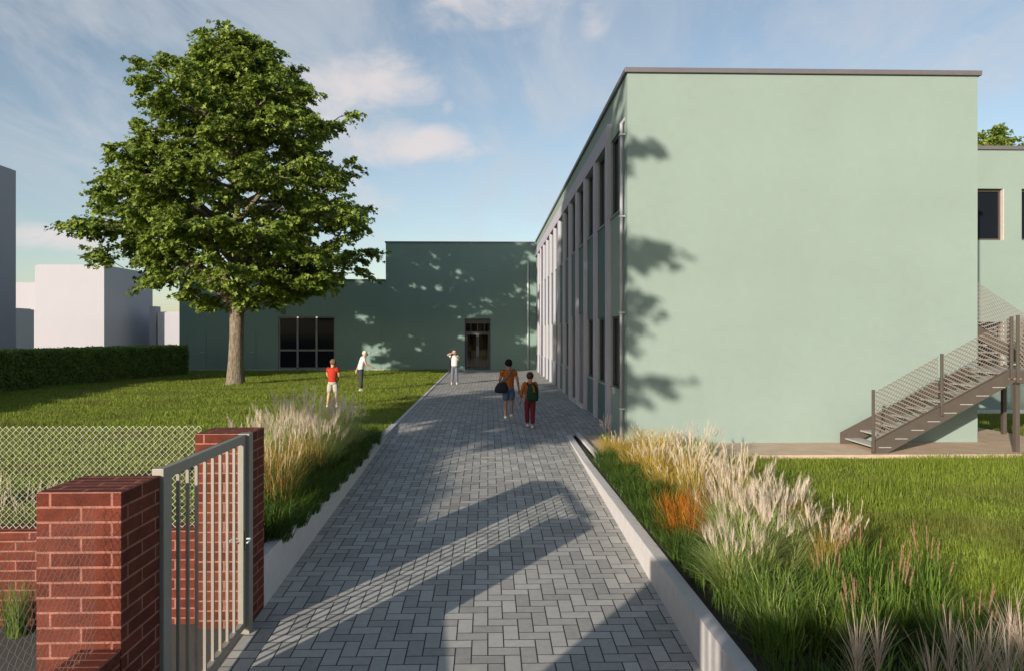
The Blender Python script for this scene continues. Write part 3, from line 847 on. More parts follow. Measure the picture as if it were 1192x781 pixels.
# second flight back up to the side door
for i in range(5):
    x = 11.25 - .26 * i; z = zL + .165 * (i + 1)
    MB().box(x - .29, x + .02, 14.95, 15.95, z - .03, z).build('tread', M['tread'], st)
for y in (14.90, 15.96):
    b = MB(); q = [(11.45, zL - .1), (11.45, zL + .16), (10.16, zL + .98), (10.16, zL + .70)]
    b.face([(x, y, z) for x, z in q]); b.face([(x, y + .035, z) for x, z in q[::-1]])
    for i in range(4):
        a, c = q[i], q[(i + 1) % 4]; b.face([(a[0], y, a[1]), (a[0], y + .035, a[1]), (c[0], y + .035, c[1]), (c[0], y, c[1])])
    b.build('stringer', M['stair'], st)

def exmesh(pa, pb, za0, za1, zb0, zb1, cu=.085, cz=.042, r=.0115):
    """sheared expanded-metal panel between two posts: flat diamond strands"""
    pa = Vector(pa); pb = Vector(pb); L = (pb - pa).length; ud = (pb - pa) / L
    nrm = ud.cross(Vector((0, 0, 1))).normalized()
    b = MB(); nu = int(L / (cu / 2)); hgt = min(za1 - za0, zb1 - zb0); nzr = int(hgt / cz)
    for j in range(nzr + 1):
        pts = []
        for i in range(nu + 1):
            u = min(L, i * cu / 2); f = u / L
            zz0 = za0 + (zb0 - za0) * f
            o_ = (cz / 2 if (i + j) % 2 else -cz / 2)
            zz = zz0 + cz * j + o_ * .98
            zz = max(zz0, min(zz0 + hgt, zz))
            pts.append(pa + ud * u + Vector((0, 0, zz)))
        for i in range(len(pts) - 1):
            a, c = pts[i], pts[i + 1]
            h = Vector((0, 0, r)) + nrm * .003; g = nrm * .004
            b.face([a - h, c - h, c + h, a + h])
            b.face([a - h + g, c - h + g, c + h + g * 1.0, a + h + g])
            b.face([a + h, c + h, c + h + g, a + h + g])
    return b
def post(x, y, z0, z1): MB().box(x - .023, x + .023, y - .023, y + .023, z0, z1).build('post', M['stair'], st, bevel=.004)
yP = yN - .035
rb = lambda x: zline(x) + .21
rt = lambda x: zline(x) + 1.10
for x in (7.19, 8.49, 9.82): post(x, yP, zline(x) - .02, rt(x) + .04)
for a, c in ((7.19, 8.49), (8.49, 9.82)):
    exmesh((a + .04, yP, 0), (c - .04, yP, 0), rb(a), rt(a), rb(c), rt(c)).build('railing_mesh', M['mesh'], st)
    q = MB(); q.tube([(a + .03, yP, rb(a + .03) - .02), (c - .03, yP, rb(c - .03) - .02)], .012, 6); q.build('bottom_rail', M['stair'], st)
for x in (9.94, 11.6): post(x, yP, zL - .2, zL + 1.06)
exmesh((9.98, yP, 0), (11.56, yP, 0), zL + .06, zL + 1.02, zL + .06, zL + 1.02).build('railing_mesh', M['mesh'], st)
post(11.68, 15.9, zL - .2, zL + 1.06)
exmesh((11.68, yP + .05, 0), (11.68, 15.86, 0), zL + .06, zL + 1.02, zL + .06, zL + 1.02).build('railing_mesh', M['mesh'], st)
# railing of the upper flight
for x, z in ((11.42, zL), (10.22, zL + .80)): post(x, 14.88, z, z + 1.10)
exmesh((11.38, 14.88, 0), (10.26, 14.88, 0), zL + .2, zL + 1.06, zL + .93, zL + 1.80).build('railing_mesh', M['mesh'], st)

# ------------------------------------------------------------------ trees
def build_tree(name, label, loc, H=15.7, seed=3, nleaf=145000, leafsize=.148, prof=None, droops=12, fill=430, reach=.90, wav=.22, group=None):
    rng = np.random.default_rng(seed); rnd = random.Random(seed)
    t = thing(name, label, 'tree', loc, group)
    prof = np.array(prof) if prof else np.array([(3.5, 2.2), (4.5, 4.8), (5.6, 6.3), (7.3, 6.4), (9.1, 6.0), (10.6, 5.1), (12.4, 4.5), (14.2, 2.9), (15.3, 1.0)]) * (H / 15.7)
    zb, zt = float(prof[0, 0]), float(prof[-1, 0])
    k = H / 15.7
    rz = lambda z: float(np.interp(z, prof[:, 0], prof[:, 1]))
    tr = MB()
    L = Vector(loc)
    trunk = [Vector((0, 0, -.1)), Vector((0, 0, .12)), Vector((.02, 0, 1.0)), Vector((.05, .02, 2.2)), Vector((.06, .02, 3.4)), Vector((.12, .08, 5.2)), Vector((.02, .1, 7.5)), Vector((.1, .0, 10.5)), Vector((.0, .05, 13.4)), Vector((.1, 0, 15.0))]
    trunk = [p * k for p in trunk]
    tr.tube([p + L for p in trunk], [v * k for v in (.50, .42, .345, .315, .32, .23, .16, .10, .05, .02)], 14)
    tr.build('trunk', M['bark'], t, smooth=True)
    limbs = MB(); sprays = []; anchors = []
    def trunk_at(z):
        for a, b_ in zip(trunk, trunk[1:]):
            if a.z <= z <= b_.z: return a.lerp(b_, (z - a.z) / (b_.z - a.z))
        return trunk[-1].copy()
    n = 46; ga = 2.39996
    for i in range(n):
        f = (i + .5) / n
        z0 = zb - .4 + (zt - zb - 1.1) * f ** 1.05
        a = i * ga + rnd.uniform(-.3, .3)
        rise_ = (0.35 + 2.6 * f + rnd.uniform(-.3, .5)) * k
        if f < .25: rise_ = rnd.uniform(.3, 3.0) * k
        ze = min(z0 + rise_, zt)
        re = rz(ze) * rnd.uniform(.66, 1.0)
        if rnd.random() < .25: re *= 1.05
        p0 = trunk_at(z0); dirv = Vector((math.cos(a), math.sin(a), 0))
        pe = Vector((p0.x, p0.y, 0)) * .3 + dirv * re + Vector((0, 0, ze))
        pts = []
        bow = rnd.uniform(.4, 1.1) * k * (re / 6.5)
        sidev = Vector((-dirv.y, dirv.x, 0)) * rnd.uniform(-.5, .5) * k
        for q in range(8):
            u = q / 7
            pts.append(p0.lerp(pe, u) + Vector((0, 0, bow * math.sin(u * math.pi) * .9)) + sidev * math.sin(u * math.pi))
        r0 = (.15 * (1 - f) + .045) * k
        limbs.tube([p + L for p in pts], [r0 * (1 - u / 7) ** .8 + .012 for u in range(8)], 7)
        # secondary branches
        ns = 11 if f < .7 else 7
        for s_ in range(ns):
            u = .22 + .78 * (s_ + rnd.random() * .7) / ns
            u = min(u, .99)
            q = u * 7; iq = min(int(q), 6); bp = pts[iq].lerp(pts[iq + 1], q - iq)
            sd = 1 if s_ % 2 else -1
            ang = a + sd * rnd.uniform(.5, 1.15)
            ln = re * rnd.uniform(.18, .36) * (1.15 - .5 * u) + .35 * k
            e = bp + Vector((math.cos(ang), math.sin(ang), 0)) * ln + Vector((0, 0, rnd.uniform(-.25, .5) * k))
            mid = bp.lerp(e, .5) + Vector((0, 0, .12 * k))
            limbs.tube([bp + L, mid + L, e + L], [.03 * k, .022 * k, .008 * k], 5, cap=False)
            sprays.append((mid, e, ang, ln)); 
        sprays.append((pts[6], pts[7], a, 1.0 * k))
    for _ in range(droops):   # lower drooping tips
        a = rnd.uniform(0, 2 * math.pi); r_ = rnd.uniform(.55, .95) * rz(zb + 1.4); z = zb + rnd.uniform(.1, 1.2) * k
        e = Vector((math.cos(a) * r_, math.sin(a) * r_, z)); m = Vector((math.cos(a) * r_ * .78, math.sin(a) * r_ * .78, z + .55 * k))
        limbs.tube([Vector((math.cos(a) * r_ * .5, math.sin(a) * r_ * .5, z + 1.2 * k)) + L, m + L, e + L], [.035 * k, .022 * k, .008 * k], 5, cap=False)
        sprays.append((m, e, a, 1.1 * k))
    for q in range(fill):   # twigs that fill the crown between the limbs
        f = rnd.random(); z = zb + .2 + (zt - zb - .4) * f; a = rnd.uniform(0, 2 * math.pi)
        r_ = rz(z) * rnd.uniform(.40, reach) * (reach + wav * math.sin(a * 3 + z * 1.1) * math.cos(a * 2 - z * .8))
        e = Vector((math.cos(a) * r_, math.sin(a) * r_, z)); m = e - Vector((math.cos(a), math.sin(a), .45)) * .9 * k
        limbs.tube([m + L, m.lerp(e, .5) + Vector((0, 0, .05)) + L, e + L], [.02 * k, .015 * k, .006 * k], 4, cap=False)
        sprays.append((m.lerp(e, .4), e, a, 1.0 * k))
    limbs.build('limb', M['bark'], t, smooth=True)
    # leaves: short twigs fan out flat from every spray, leaves along them
    ns = len(sprays); per = max(8, nleaf // ns)
    P = []; out = []
    for (m, e, ang, ln) in sprays:
        ntw = 7
        mm = np.array(m); ee = np.array(e)
        idx = rng.integers(0, ntw, per)
        ta = ang + rng.uniform(-1.2, 1.2, ntw); tl = rng.uniform(.45, .95, ntw) * k * .95; tz = rng.uniform(-.24, .26, ntw) * k; tb = rng.uniform(0.0, 1.1, ntw)
        u = rng.uniform(.15, 1.0, per)
        pos = mm + (ee - mm) * tb[idx][:, None]
        pos[:, 0] += np.cos(ta[idx]) * tl[idx] * u; pos[:, 1] += np.sin(ta[idx]) * tl[idx] * u
        pos[:, 2] += tz[idx] * u - .16 * k * u ** 2
        pos += rng.normal(0, .07 * k, (per, 3)) * np.array([1, 1, .7])
        P.append(pos); out.append(ta[idx] + rng.normal(0, .7, per))
    P = np.concatenate(P); A = np.concatenate(out); N = len(P)
    # lobed leaf outline in its own plane
    shp = np.array([(0, 0), (.32, -.34), (.30, -.05), (.62, .30), (.26, .30), (0, 1.0), (-.26, .30), (-.62, .30), (-.30, -.05), (-.32, -.34)])
    shp = np.array([(0, -.05), (.42, -.18), (.36, .12), (.60, .48), (.24, .50), (0, 1.0), (-.24, .50), (-.60, .48), (-.36, .12), (-.42, -.18)])
    sz = leafsize * rng.uniform(.7, 1.35, N)
    pitch = rng.normal(-.55, .38, N); roll = rng.normal(0, .45, N)
    ca, sa = np.cos(A), np.sin(A)
    fw = np.stack([ca * np.cos(pitch), sa * np.cos(pitch), np.sin(pitch)], 1)
    sdv = np.stack([-sa, ca, np.zeros(N)], 1)
    up = np.cross(fw, sdv)
    sd2 = sdv * np.cos(roll)[:, None] + up * np.sin(roll)[:, None]
    nn = np.cross(sd2, fw)
    V = P[:, None, :] + sz[:, None, None] * (fw[:, None, :] * shp[None, :, 1:2] + sd2[:, None, :] * shp[None, :, 0:1] + nn[:, None, :] * (-.35 * np.abs(shp[None, :, 0:1])))
    V = V.reshape(-1, 3)
    quads = np.array([0, 1, 2, 5, 2, 3, 4, 5, 0, 5, 8, 9, 5, 6, 7, 8])
    tot = np.array([4, 4, 4, 4])
    F = (np.arange(N)[:, None] * 10 + quads[None, :]).ravel()
    np_mesh('crown', V, F, np.tile(tot, N), M['leaf'], t)
    return t
T1 = build_tree('maple_tree', 'large broad leafed green tree with pale trunk standing on the lawn', (-10.74, 31.0, 0))
T1.scale = (.92, .95, .95)
build_tree('maple_tree', 'broad leafed tree outside the view whose shadow falls on the end wall', (-10.4, 3.6, -.02), H=13.4, seed=11, nleaf=130000, leafsize=.17,
           prof=[(4.25, 2.4), (4.9, 4.3), (6.0, 4.9), (8.2, 4.9), (9.4, 4.5), (12.0, 3.8), (14.0, 2.6), (15.6, 1.0)], droops=6, fill=760, reach=.97, wav=.08)
dup(T1, (23.5, 34.0, 0), 1.0, .76, 'treetop showing above the roof of the rear wing')

# ------------------------------------------------------------------ hedge
hd = thing('clipped_hedge', 'long clipped dark green hedge in front of the white houses', 'hedge', (-18.2, 30, 0))
def hedge_between(t, a, c, wd, h, n, leafs=.075):
    a = Vector(a); c = Vector(c); L = (c - a).length; d = (c - a) / L; s_ = Vector((-d.y, d.x, 0))
    core = MB(); q = []
    for (u, v) in ((0.06, -wd / 2 + .06), (L - .06, -wd / 2 + .06), (L - .06, wd / 2 - .06), (0.06, wd / 2 - .06)): q.append(a + d * u + s_ * v)
    for z0, z1 in ((-.05, h - .06),):
        lo = [Vector((p.x, p.y, z0)) for p in q]; hi = [Vector((p.x, p.y, z1)) for p in q]
        core.face(hi)
        for i in range(4): core.face([lo[i], lo[(i + 1) % 4], hi[(i + 1) % 4], hi[i]])
    core.build('branch_core', M['hedge_core'], t)
    rng = np.random.default_rng(5)
    A = [L * h, L * h, L * wd, wd * h, wd * h]; pr = np.array(A) / sum(A); pr[0] *= .35; pr /= pr.sum()
    f = rng.choice(5, n, p=pr)
    u = rng.uniform(0, 1, n); v = rng.uniform(0, 1, n)
    U = np.where(f < 3, u * L, np.where(f == 3, 0, L)); 
    Vv = np.select([f == 0, f == 1, f == 2], [np.full(n, wd / 2), np.full(n, -wd / 2), (v - .5) * wd], (u - .5) * wd)
    Z = np.where(f == 2, h, v * h)
    U = U + rng.normal(0, .035, n); Vv = Vv + rng.normal(0, .035, n); Z = Z + rng.normal(0, .035, n)
    bumpy = .035 * np.sin(U * 3.1) + .03 * np.sin(Z * 7 + U * 5.3)
    Vv = Vv + np.sign(Vv) * bumpy * (f < 2); Z = np.maximum(0.0, Z + .035 * np.sin(U * 4.2 + 1) * (f == 2))
    P = np.array(a)[None, :] + np.array(d)[None, :] * U[:, None] + np.array(s_)[None, :] * Vv[:, None]
    P[:, 2] = Z
    dirs = rng.normal(0, 1, (n, 3)); dirs /= np.linalg.norm(dirs, axis=1)[:, None]
    o2 = rng.normal(0, 1, (n, 3)); o2 -= dirs * (o2 * dirs).sum(1)[:, None]; o2 /= np.linalg.norm(o2, axis=1)[:, None]
    sz = leafs * rng.uniform(.7, 1.4, n)
    shp = np.array([(0, 0), (.42, .45), (0, 1.0), (-.42, .45)])
    V = P[:, None, :] + sz[:, None, None] * (dirs[:, None, :] * (shp[None, :, 1:2] - .5) + o2[:, None, :] * shp[None, :, 0:1])
    np_mesh('foliage', V.reshape(-1, 3), np.arange(n * 4), np.full(n, 4), M['hedge_leaf'], t, off=tuple(t.location))
hedge_between(hd, (-18.85, 27.2, 0), (-16.55, 39.1, 0), 1.1, 1.46, 40000)
hedge_between(hd, (-16.6, 13.0, 0), (-18.85, 27.2, 0), 1.1, 1.5, 9000, .11)
hd2 = thing('shade_hedge', 'unseen tall clipped hedge added behind the viewpoint to shade the near bed', 'hedge', (2, -9.6, -.9))  # added out of view; its height sets where shade ends on the near bed
hedge_between(hd2, (-6.15, -6.4, -.9), (9, -6.4, -.9), 1.0, 3.62, 12000, .14)

# ------------------------------------------------------------------ ornamental grasses
def foliage(parent, mat, n, h, spread, lean, wd, seg=5, droop=.35, seed=0, p=1.7, name='foliage', curve=.25):
    rng = np.random.default_rng(seed)
    r = spread * np.sqrt(rng.uniform(0, 1, n)); a = rng.uniform(0, 2 * np.pi, n)
    base = np.stack([r * np.cos(a), r * np.sin(a), np.full(n, -.02)], 1)
    yaw = a + rng.normal(0, .8, n); hh = h * rng.uniform(.45, 1.1, n)
    v, f, t = blade_arrays(base, yaw, hh, lean * rng.uniform(.2, 1.1, n), wd * rng.uniform(.7, 1.3, n), seg, droop, p, curve)
    return np_mesh(name, v, f, t, mat, parent)
def plumes(parent, mat, stemmat, n, h, spread, lean, plen, hairs, hl, hw, seed=0, width=.35, wob=1.0, bias=.45, split=False):
    """upright stems, each tipped by a feathery head of fine hairs"""
    rng = np.random.default_rng(seed)
    r = spread * np.sqrt(rng.uniform(0, 1, n)); a = rng.uniform(0, 2 * np.pi, n)
    base = np.stack([r * np.cos(a), r * np.sin(a), np.zeros(n)], 1); yaw = a + rng.normal(0, .7, n)
    hh = h * rng.uniform(.72, 1.08, n); ln = lean * rng.uniform(.2, 1.0, n)
    v, f, t = blade_arrays(base, yaw, hh, ln, np.full(n, .006), 4, .05, 1.7)
    np_mesh('stem', v, f, t, stemmat, parent)
    parts = []
    for i in range(n):
        u = rng.uniform(1 - plen, 1.0, hairs)
        pb = np.repeat(base[i][None, :], hairs, 0)
        pb[:, 0] += np.cos(yaw[i]) * ln[i] * u ** 1.7; pb[:, 1] += np.sin(yaw[i]) * ln[i] * u ** 1.7
        pb[:, 2] += hh[i] * (u * 1.05 - .05 * u ** 2.2)
        taper = np.clip((1.12 - u) / plen, .25, 1.0)
        ya = np.where(rng.uniform(0, 1, hairs) < bias, yaw[i] + rng.normal(0, .5, hairs), rng.uniform(0, 2 * np.pi, hairs))
        parts.append(blade_arrays(pb, ya, hl * rng.uniform(.7, 1.2, hairs) * (.4 + .6 * taper), hl * width * rng.uniform(.3, 1.2, hairs) * taper * wob, hw * rng.uniform(.7, 1.3, hairs), 2, .3, 1.4))
    if split:
        for v, f, t in parts: np_mesh('blossom_plume', v, f, t, mat, parent)
        return
    v, f, t = cat_arrays(parts)
    return np_mesh('blossom_plume', v, f, t, mat, parent)

GP = 'ornamental grasses planted along the path'
def protoplant(name, fn):
    o = thing(name, 'proto', 'ornamental grass', (0, 0, 0), GP); o['kind'] = 'thing'; fn(o); return o
def k_misc(o):
    foliage(o, M['blade_pale'], 760, .62, .16, .62, .0085, 6, .85, 11)
    foliage(o, M['blade_green'], 160, .55, .17, .50, .010, 6, .7, 12)
    plumes(o, M['plume_pink'], M['blade_straw'], 20, .84, .14, .46, .20, 26, .17, .0036, 13, .62, 1.0, .8)
def k_reed(o):
    foliage(o, M['blade_green'], 160, .5, .16, .34, .008, 5, .55, 21)
    foliage(o, M['blade_gold'], 300, .62, .16, .36, .007, 5, .45, 24)
    plumes(o, M['plume_wheat'], M['blade_gold'], 26, .82, .15, .36, .32, 50, .085, .0036, 22, .45, 1.0, .6)
def k_gold(o):
    foliage(o, M['blade_gold'], 900, .50, .22, .44, .008, 6, .95, 31, 1.5, curve=.6)
    foliage(o, M['blade_green'], 120, .36, .2, .30, .008, 5, .6, 32)
    plumes(o, M['plume_wheat'], M['blade_gold'], 22, .56, .2, .3, .2, 30, .05, .004, 33, .5, split=True)
def k_orange(o):
    foliage(o, M['blade_orange'], 520, .46, .25, .38, .008, 5, .45, 41, curve=.5)
    foliage(o, M['blade_green'], 120, .34, .15, .22, .008, 5, .4, 42)
def k_dark(o):
    foliage(o, M['blade_dark'], 620, .36, .22, .34, .008, 5, .7, 51)
    foliage(o, M['blade_green'], 130, .34, .2, .3, .008, 5, .6, 52)
def k_spike(o):
    foliage(o, M['blade_green'], 190, .58, .14, .26, .013, 5, .25, 61)
    foliage(o, M['blade_dark'], 120, .46, .16, .26, .012, 5, .4, 62)
    plumes(o, M['spike_brown'], M['blade_green'], 8, .74, .15, .12, .26, 150, .035, .0045, 63, .35, split=True)
def k_star(o):
    foliage(o, M['blade_green'], 150, .55, .14, .34, .011, 5, .5, 71)
    foliage(o, M['blade_dark'], 130, .45, .16, .3, .011, 5, .5, 72)
    rng = np.random.default_rng(73)
    n = 4; parts = []; stems = []
    for i in range(n):
        a = rng.uniform(0, 6.28); r = rng.uniform(.02, .16); h = rng.uniform(.48, .74)
        base = np.array([[r * math.cos(a), r * math.sin(a), 0.]]); ln = np.array([rng.uniform(.02, .14)])
        stems.append(blade_arrays(base, np.array([a]), np.array([h]), ln, np.array([.007]), 4, .05, 1.7))
        m = 42
        top = base + np.array([[math.cos(a) * ln[0], math.sin(a) * ln[0], h]])
        pb = np.repeat(top, m, 0); pb[:, 2] -= rng.uniform(.0, .16, m)
        parts.append(blade_arrays(pb, rng.uniform(0, 6.28, m), rng.uniform(.16, .31, m), rng.uniform(.02, .20, m), np.full(m, .0048), 5, .10, 1.15))
    v, f, t = cat_arrays(stems); np_mesh('stem', v, f, t, M['blade_straw'], o)
    for v, f, t in parts: np_mesh('blossom_plume', v, f, t, M['plume_tan'], o)
def k_straw(o):
    foliage(o, M['blade_straw'], 330, .62, .2, .30, .008, 5, .4, 81)
    foliage(o, M['blade_green'], 300, .55, .22, .34, .008, 5, .55, 82)
    foliage(o, M['blade_dark'], 200, .42, .22, .38, .009, 5, .7, 84)
    plumes(o, M['plume_wheat'], M['blade_straw'], 12, .78, .2, .18, .22, 24, .06, .004, 83, .25, split=True)
def k_tall(o):
    foliage(o, M['blade_green'], 190, .55, .16, .3, .008, 5, .55, 91)
    plumes(o, M['plume_wheat'], M['blade_straw'], 15, 1.15, .16, .16, .28, 40, .08, .0045, 92, .2, split=True)
def k_green(o):
    foliage(o, M['blade_green'], 330, .48, .17, .34, .009, 6, .6, 95)
    foliage(o, M['blade_pale'], 60, .46, .15, .36, .008, 6, .7, 96)
KN = {}
def plant(kind, fn, x, y, z, rot, sc, label):
    nm = {'misc': 'silver_grass', 'reed': 'feather_reed_grass', 'gold': 'golden_fountain_grass', 'orange': 'orange_sedge', 'dark': 'dark_sedge',
          'spike': 'fountain_grass', 'star': 'plume_grass', 'straw': 'straw_grass', 'tall': 'tall_reed_grass', 'green': 'green_sedge'}[kind]
    if kind not in KN:
        o = KN[kind] = protoplant(nm, fn); o.location = (x, y, z); o.rotation_euler = (0, 0, rot)
        o.scale = sc if isinstance(sc, tuple) else (sc,) * 3; o['label'] = label; return o
    return dup(KN[kind], (x, y, z), rot, sc, label)
ZR = -.13
# right bed
plant('tall', k_tall, 2.36, 14.45, -.06, 0, (.6, .6, .55), 'slim pale plumed grass at the foot of the corner drainpipe')
plant('gold', k_gold, 2.38, 13.1, ZR, 0, .85, 'small golden grass tuft on the kerb side near the building corner')
plant('gold', k_gold, 2.95, 12.5, ZR, 1, 1.25, 'largest golden mounded grass in front of the end wall corner')
plant('gold', k_gold, 2.55, 11.6, ZR, 2, .95, 'golden grass tuft just in front of the largest golden mound')
plant('misc', k_misc, 3.72, 12.55, ZR, 0, .80, 'pale pink plumed grass farthest along the end wall strip')
plant('misc', k_misc, 3.35, 11.9, ZR, 2.2, .72, 'pale plumed grass between the golden mound and the far pink plumes')
for i, (x, y, s, lab) in enumerate((
        (2.12, 12.6, .85, 'dark green sedge mound on the kerb beside the small golden tuft'),
        (2.14, 11.6, .9, 'second dark sedge mound along the kerb from the building corner'),
        (2.16, 10.6, .95, 'dark sedge mound on the kerb opposite the first wheat plumes'),
        (2.12, 9.7, .95, 'dark sedge mound on the kerb just beyond the orange sedge'),
        (2.05, 8.8, .8, 'dark sedge mound on the kerb squeezed beside the orange sedge'),
        (2.08, 7.4, .8, 'dark sedge mound on the kerb on the near side of the orange sedge'),
        (2.42, 12.0, .85, 'dark sedge mound tucked between two golden tufts and the kerb row'),
        (2.40, 11.1, .85, 'dark sedge mound one step behind the kerb row near the golden tuft'),
        (2.38, 10.15, .85, 'dark sedge mound one step behind the kerb row near the wheat plumes'),
        (2.36, 9.25, .85, 'dark sedge mound directly beyond the farther orange sedge'),
        (2.10, 8.1, .8, 'dark sedge mound on the kerb beside the nearer orange sedge'),
        (2.12, 6.75, .75, 'dark sedge mound under the arching leaves of the big silver grass'))):
    plant('dark', k_dark, x, y, ZR, i * 1.3, (s * 1.15, s * 1.15, s), lab)
for i, (x, y, s, lab) in enumerate((
        (2.55, 10.7, .95, 'wheat plumed reed grass standing behind the dark sedges'),
        (2.92, 10.3, 1.0, 'wheat plumed reed grass in the middle of the right bed'),
        (2.72, 9.5, .98, 'wheat plumed reed grass directly behind the orange sedge'),
        (3.25, 9.4, 1.0, 'wheat plumed reed grass at the lawn edge of the bed'),
        (2.98, 8.6, .95, 'wheat plumed reed grass between orange sedge and lawn'),
        (3.3, 8.0, .9, 'wheat plumed reed grass leaning out over the right lawn'))):
    plant('reed', k_reed, x, y, ZR, i * 1.1, s, lab)
for i, (x, y, s, lab) in enumerate((
        (2.78, 8.15, .9, 'straw coloured grass between the two orange sedges and the lawn'),
        (3.15, 7.45, .95, 'straw coloured grass behind the pink plumes beside the right lawn'),
        (3.50, 7.05, .85, 'straw coloured grass farthest out on the right lawn'),
        (2.62, 9.05, .85, 'straw coloured grass just beyond the farther orange sedge'))):
    plant('straw', k_straw, x, y, ZR, i * 1.5, s, lab)
for i, (x, y, s, lab) in enumerate((
        (2.62, 10.15, .85, 'golden grass tuft in the middle of the wheat plumes'),
        (2.98, 11.2, 1.0, 'golden grass tuft between the largest mound and the wheat plumes'),
        (3.38, 10.5, .9, 'golden grass tuft on the lawn side of the wheat plumes'))):
    plant('gold', k_gold, x, y, ZR, i * 1.5 + .7, s, lab)
plant('misc', k_misc, 3.2, 8.8, ZR, 2.5, .85, 'pale plumed silver grass on the lawn side of the orange sedges')
plant('misc', k_misc, 2.18, 6.35, ZR, 4.2, .72, 'small arching silver grass spilling over the kerb top')
plant('orange', k_orange, 2.42, 8.5, ZR, 0, 1.0, 'bright orange sedge in the right bed, the farther of the pair')
plant('orange', k_orange, 2.30, 7.9, ZR, 1.4, .95, 'bright orange sedge in the right bed, the nearer of the pair')
plant('misc', k_misc, 2.45, 6.65, ZR, 1.0, .95, 'big arching variegated silver grass overhanging the kerb')
plant('misc', k_misc, 2.85, 6.95, ZR, 3.0, .95, 'big pink plumed silver grass on the lawn side of the bed')
plant('misc', k_misc, 2.62, 7.55, ZR, 5.0, .9, 'pink plumed silver grass just behind the big arching one')
plant('reed', k_reed, 3.15, 6.7, ZR, 2.0, .78, 'short wheat plumed reed grass beside the brown spikes')
for i, (x, y, s, lab) in enumerate((
        (3.25, 6.2, .95, 'brown spiked fountain grass next to the big silver grass'),
        (2.75, 5.75, .9, 'brown spiked fountain grass in shade behind the kerb tuft'),
        (3.0, 5.35, .95, 'brown spiked fountain grass behind the white star plumes'),
        (3.55, 5.75, .95, 'brown spiked fountain grass standing out on the right lawn'),
        (2.62, 4.95, .85, 'brown spiked fountain grass in the near corner by the kerb'),
        (3.25, 4.75, .85, 'brown spiked fountain grass between two white star plumes'))):
    plant('spike', k_spike, x, y, ZR, i * 1.7, s, lab)
for i, (x, y, s, lab) in enumerate((
        (2.32, 5.75, 1.0, 'green sedge tuft spilling over the kerb in the shade'),
        (2.12, 5.2, .95, 'green sedge tuft nearest the bottom of the kerb wall'),
        (2.45, 5.3, 1.0, 'green sedge tuft behind the nearest kerb tuft'),
        (2.15, 6.2, .8, 'small green sedge under the big arching silver grass'),
        (2.78, 5.2, .95, 'green sedge between the kerb tufts and the brown spikes'),
        (2.95, 6.05, .9, 'green sedge in shade between silver grass and brown spikes'),
        (3.3, 5.15, .9, 'green sedge behind the star plumes on the lawn side'))):
    plant('green', k_green, x, y, ZR, i * 1.1, s, lab)
for i, (x, y, s, lab) in enumerate((
        (2.20, 3.85, 1.0, 'white star plumed grass closest to the kerb'),
        (2.52, 3.75, 1.05, 'white star plumed grass in the middle of the near row'),
        (2.84, 3.82, 1.1, 'white star plumed grass farthest from the kerb'))):
    plant('star', k_star, x, y, ZR, i * 2.1, s, lab)
# left bed
for i, (x, y, s, lab) in enumerate((
        (-2.75, 12.2, 1.0, 'large pink plumed silver grass beside the path on the left lawn edge'),
        (-3.15, 12.8, 1.05, 'pink plumed silver grass behind the red shirted child'),
        (-2.62, 13.1, .92, 'pink plumed silver grass nearest the dark sedge on the path'),
        (-3.45, 12.1, .92, 'pink plumed silver grass deepest into the left lawn'),
        (-3.0, 11.3, .92, 'pale arching silver grass between pink plumes and straw grass'),
        (-2.6, 11.4, .80, 'pale arching silver grass leaning over the pale retaining wall'),
        (-3.5, 10.9, .85, 'pale arching silver grass farthest from the path behind straw grass'))):
    plant('misc', k_misc, x, y, 0, i * 1.9 + .5, s * 1.22, lab)
for i, (x, y, s, lab) in enumerate((
        (-2.62, 10.6, 1.0, 'straw and green grass hanging over the retaining wall in the middle'),
        (-2.68, 9.6, 1.05, 'straw coloured grass beside the far brick pier'),
        (-3.05, 9.9, 1.0, 'straw coloured grass behind the far brick pier'),
        (-2.58, 8.7, 1.0, 'straw grass clump closest to the far brick pier face'),
        (-2.95, 8.9, 1.0, 'straw grass rising just behind the far pier top'))):
    plant('straw', k_straw, x, y, 0, i * 1.3, (s * 1.1, s * 1.1, s * 1.22), lab)
for i, (x, y, s, lab) in enumerate((
        (-3.35, 10.5, .95, 'thin tall reed grass rising above the far pier'),
        (-3.05, 10.9, 1.0, 'thin tall reed grass between the pier and the pink plumes'))):
    plant('tall', k_tall, x, y, 0, i * 2.2, s, lab)
for i, (x, y, s, lab) in enumerate((
        (-2.38, 14.4, 1.0, 'dark sedge on the path edge farthest from the gate'),
        (-2.45, 13.6, 1.0, 'dark sedge between path edge and pink plumes'),
        (-2.34, 12.8, .95, 'dark sedge at the path edge before the nearest pink plumes'),
        (-2.34, 12.1, 1.0, 'dark sedge below the largest pink plumed silver grass'),
        (-2.33, 11.5, .95, 'dark sedge hanging over the pale wall below silver grass'),
        (-2.34, 10.8, 1.0, 'dark sedge on the pale wall where silver grass meets straw grass'),
        (-2.32, 10.2, .95, 'dark sedge hanging over the pale wall below straw grass'),
        (-2.33, 9.6, .95, 'dark sedge on the pale wall halfway along the straw grass'),
        (-2.32, 9.0, 1.0, 'dark sedge hanging over the pale wall, third from the pier'),
        (-2.33, 8.4, 1.0, 'dark sedge hanging over the pale wall, second from the pier'),
        (-2.36, 7.8, 1.05, 'dark sedge right beside the far brick pier'))):
    plant('dark', k_dark, x, y, 0, i * 1.6, (s * 1.1, s * 1.1, s), lab)
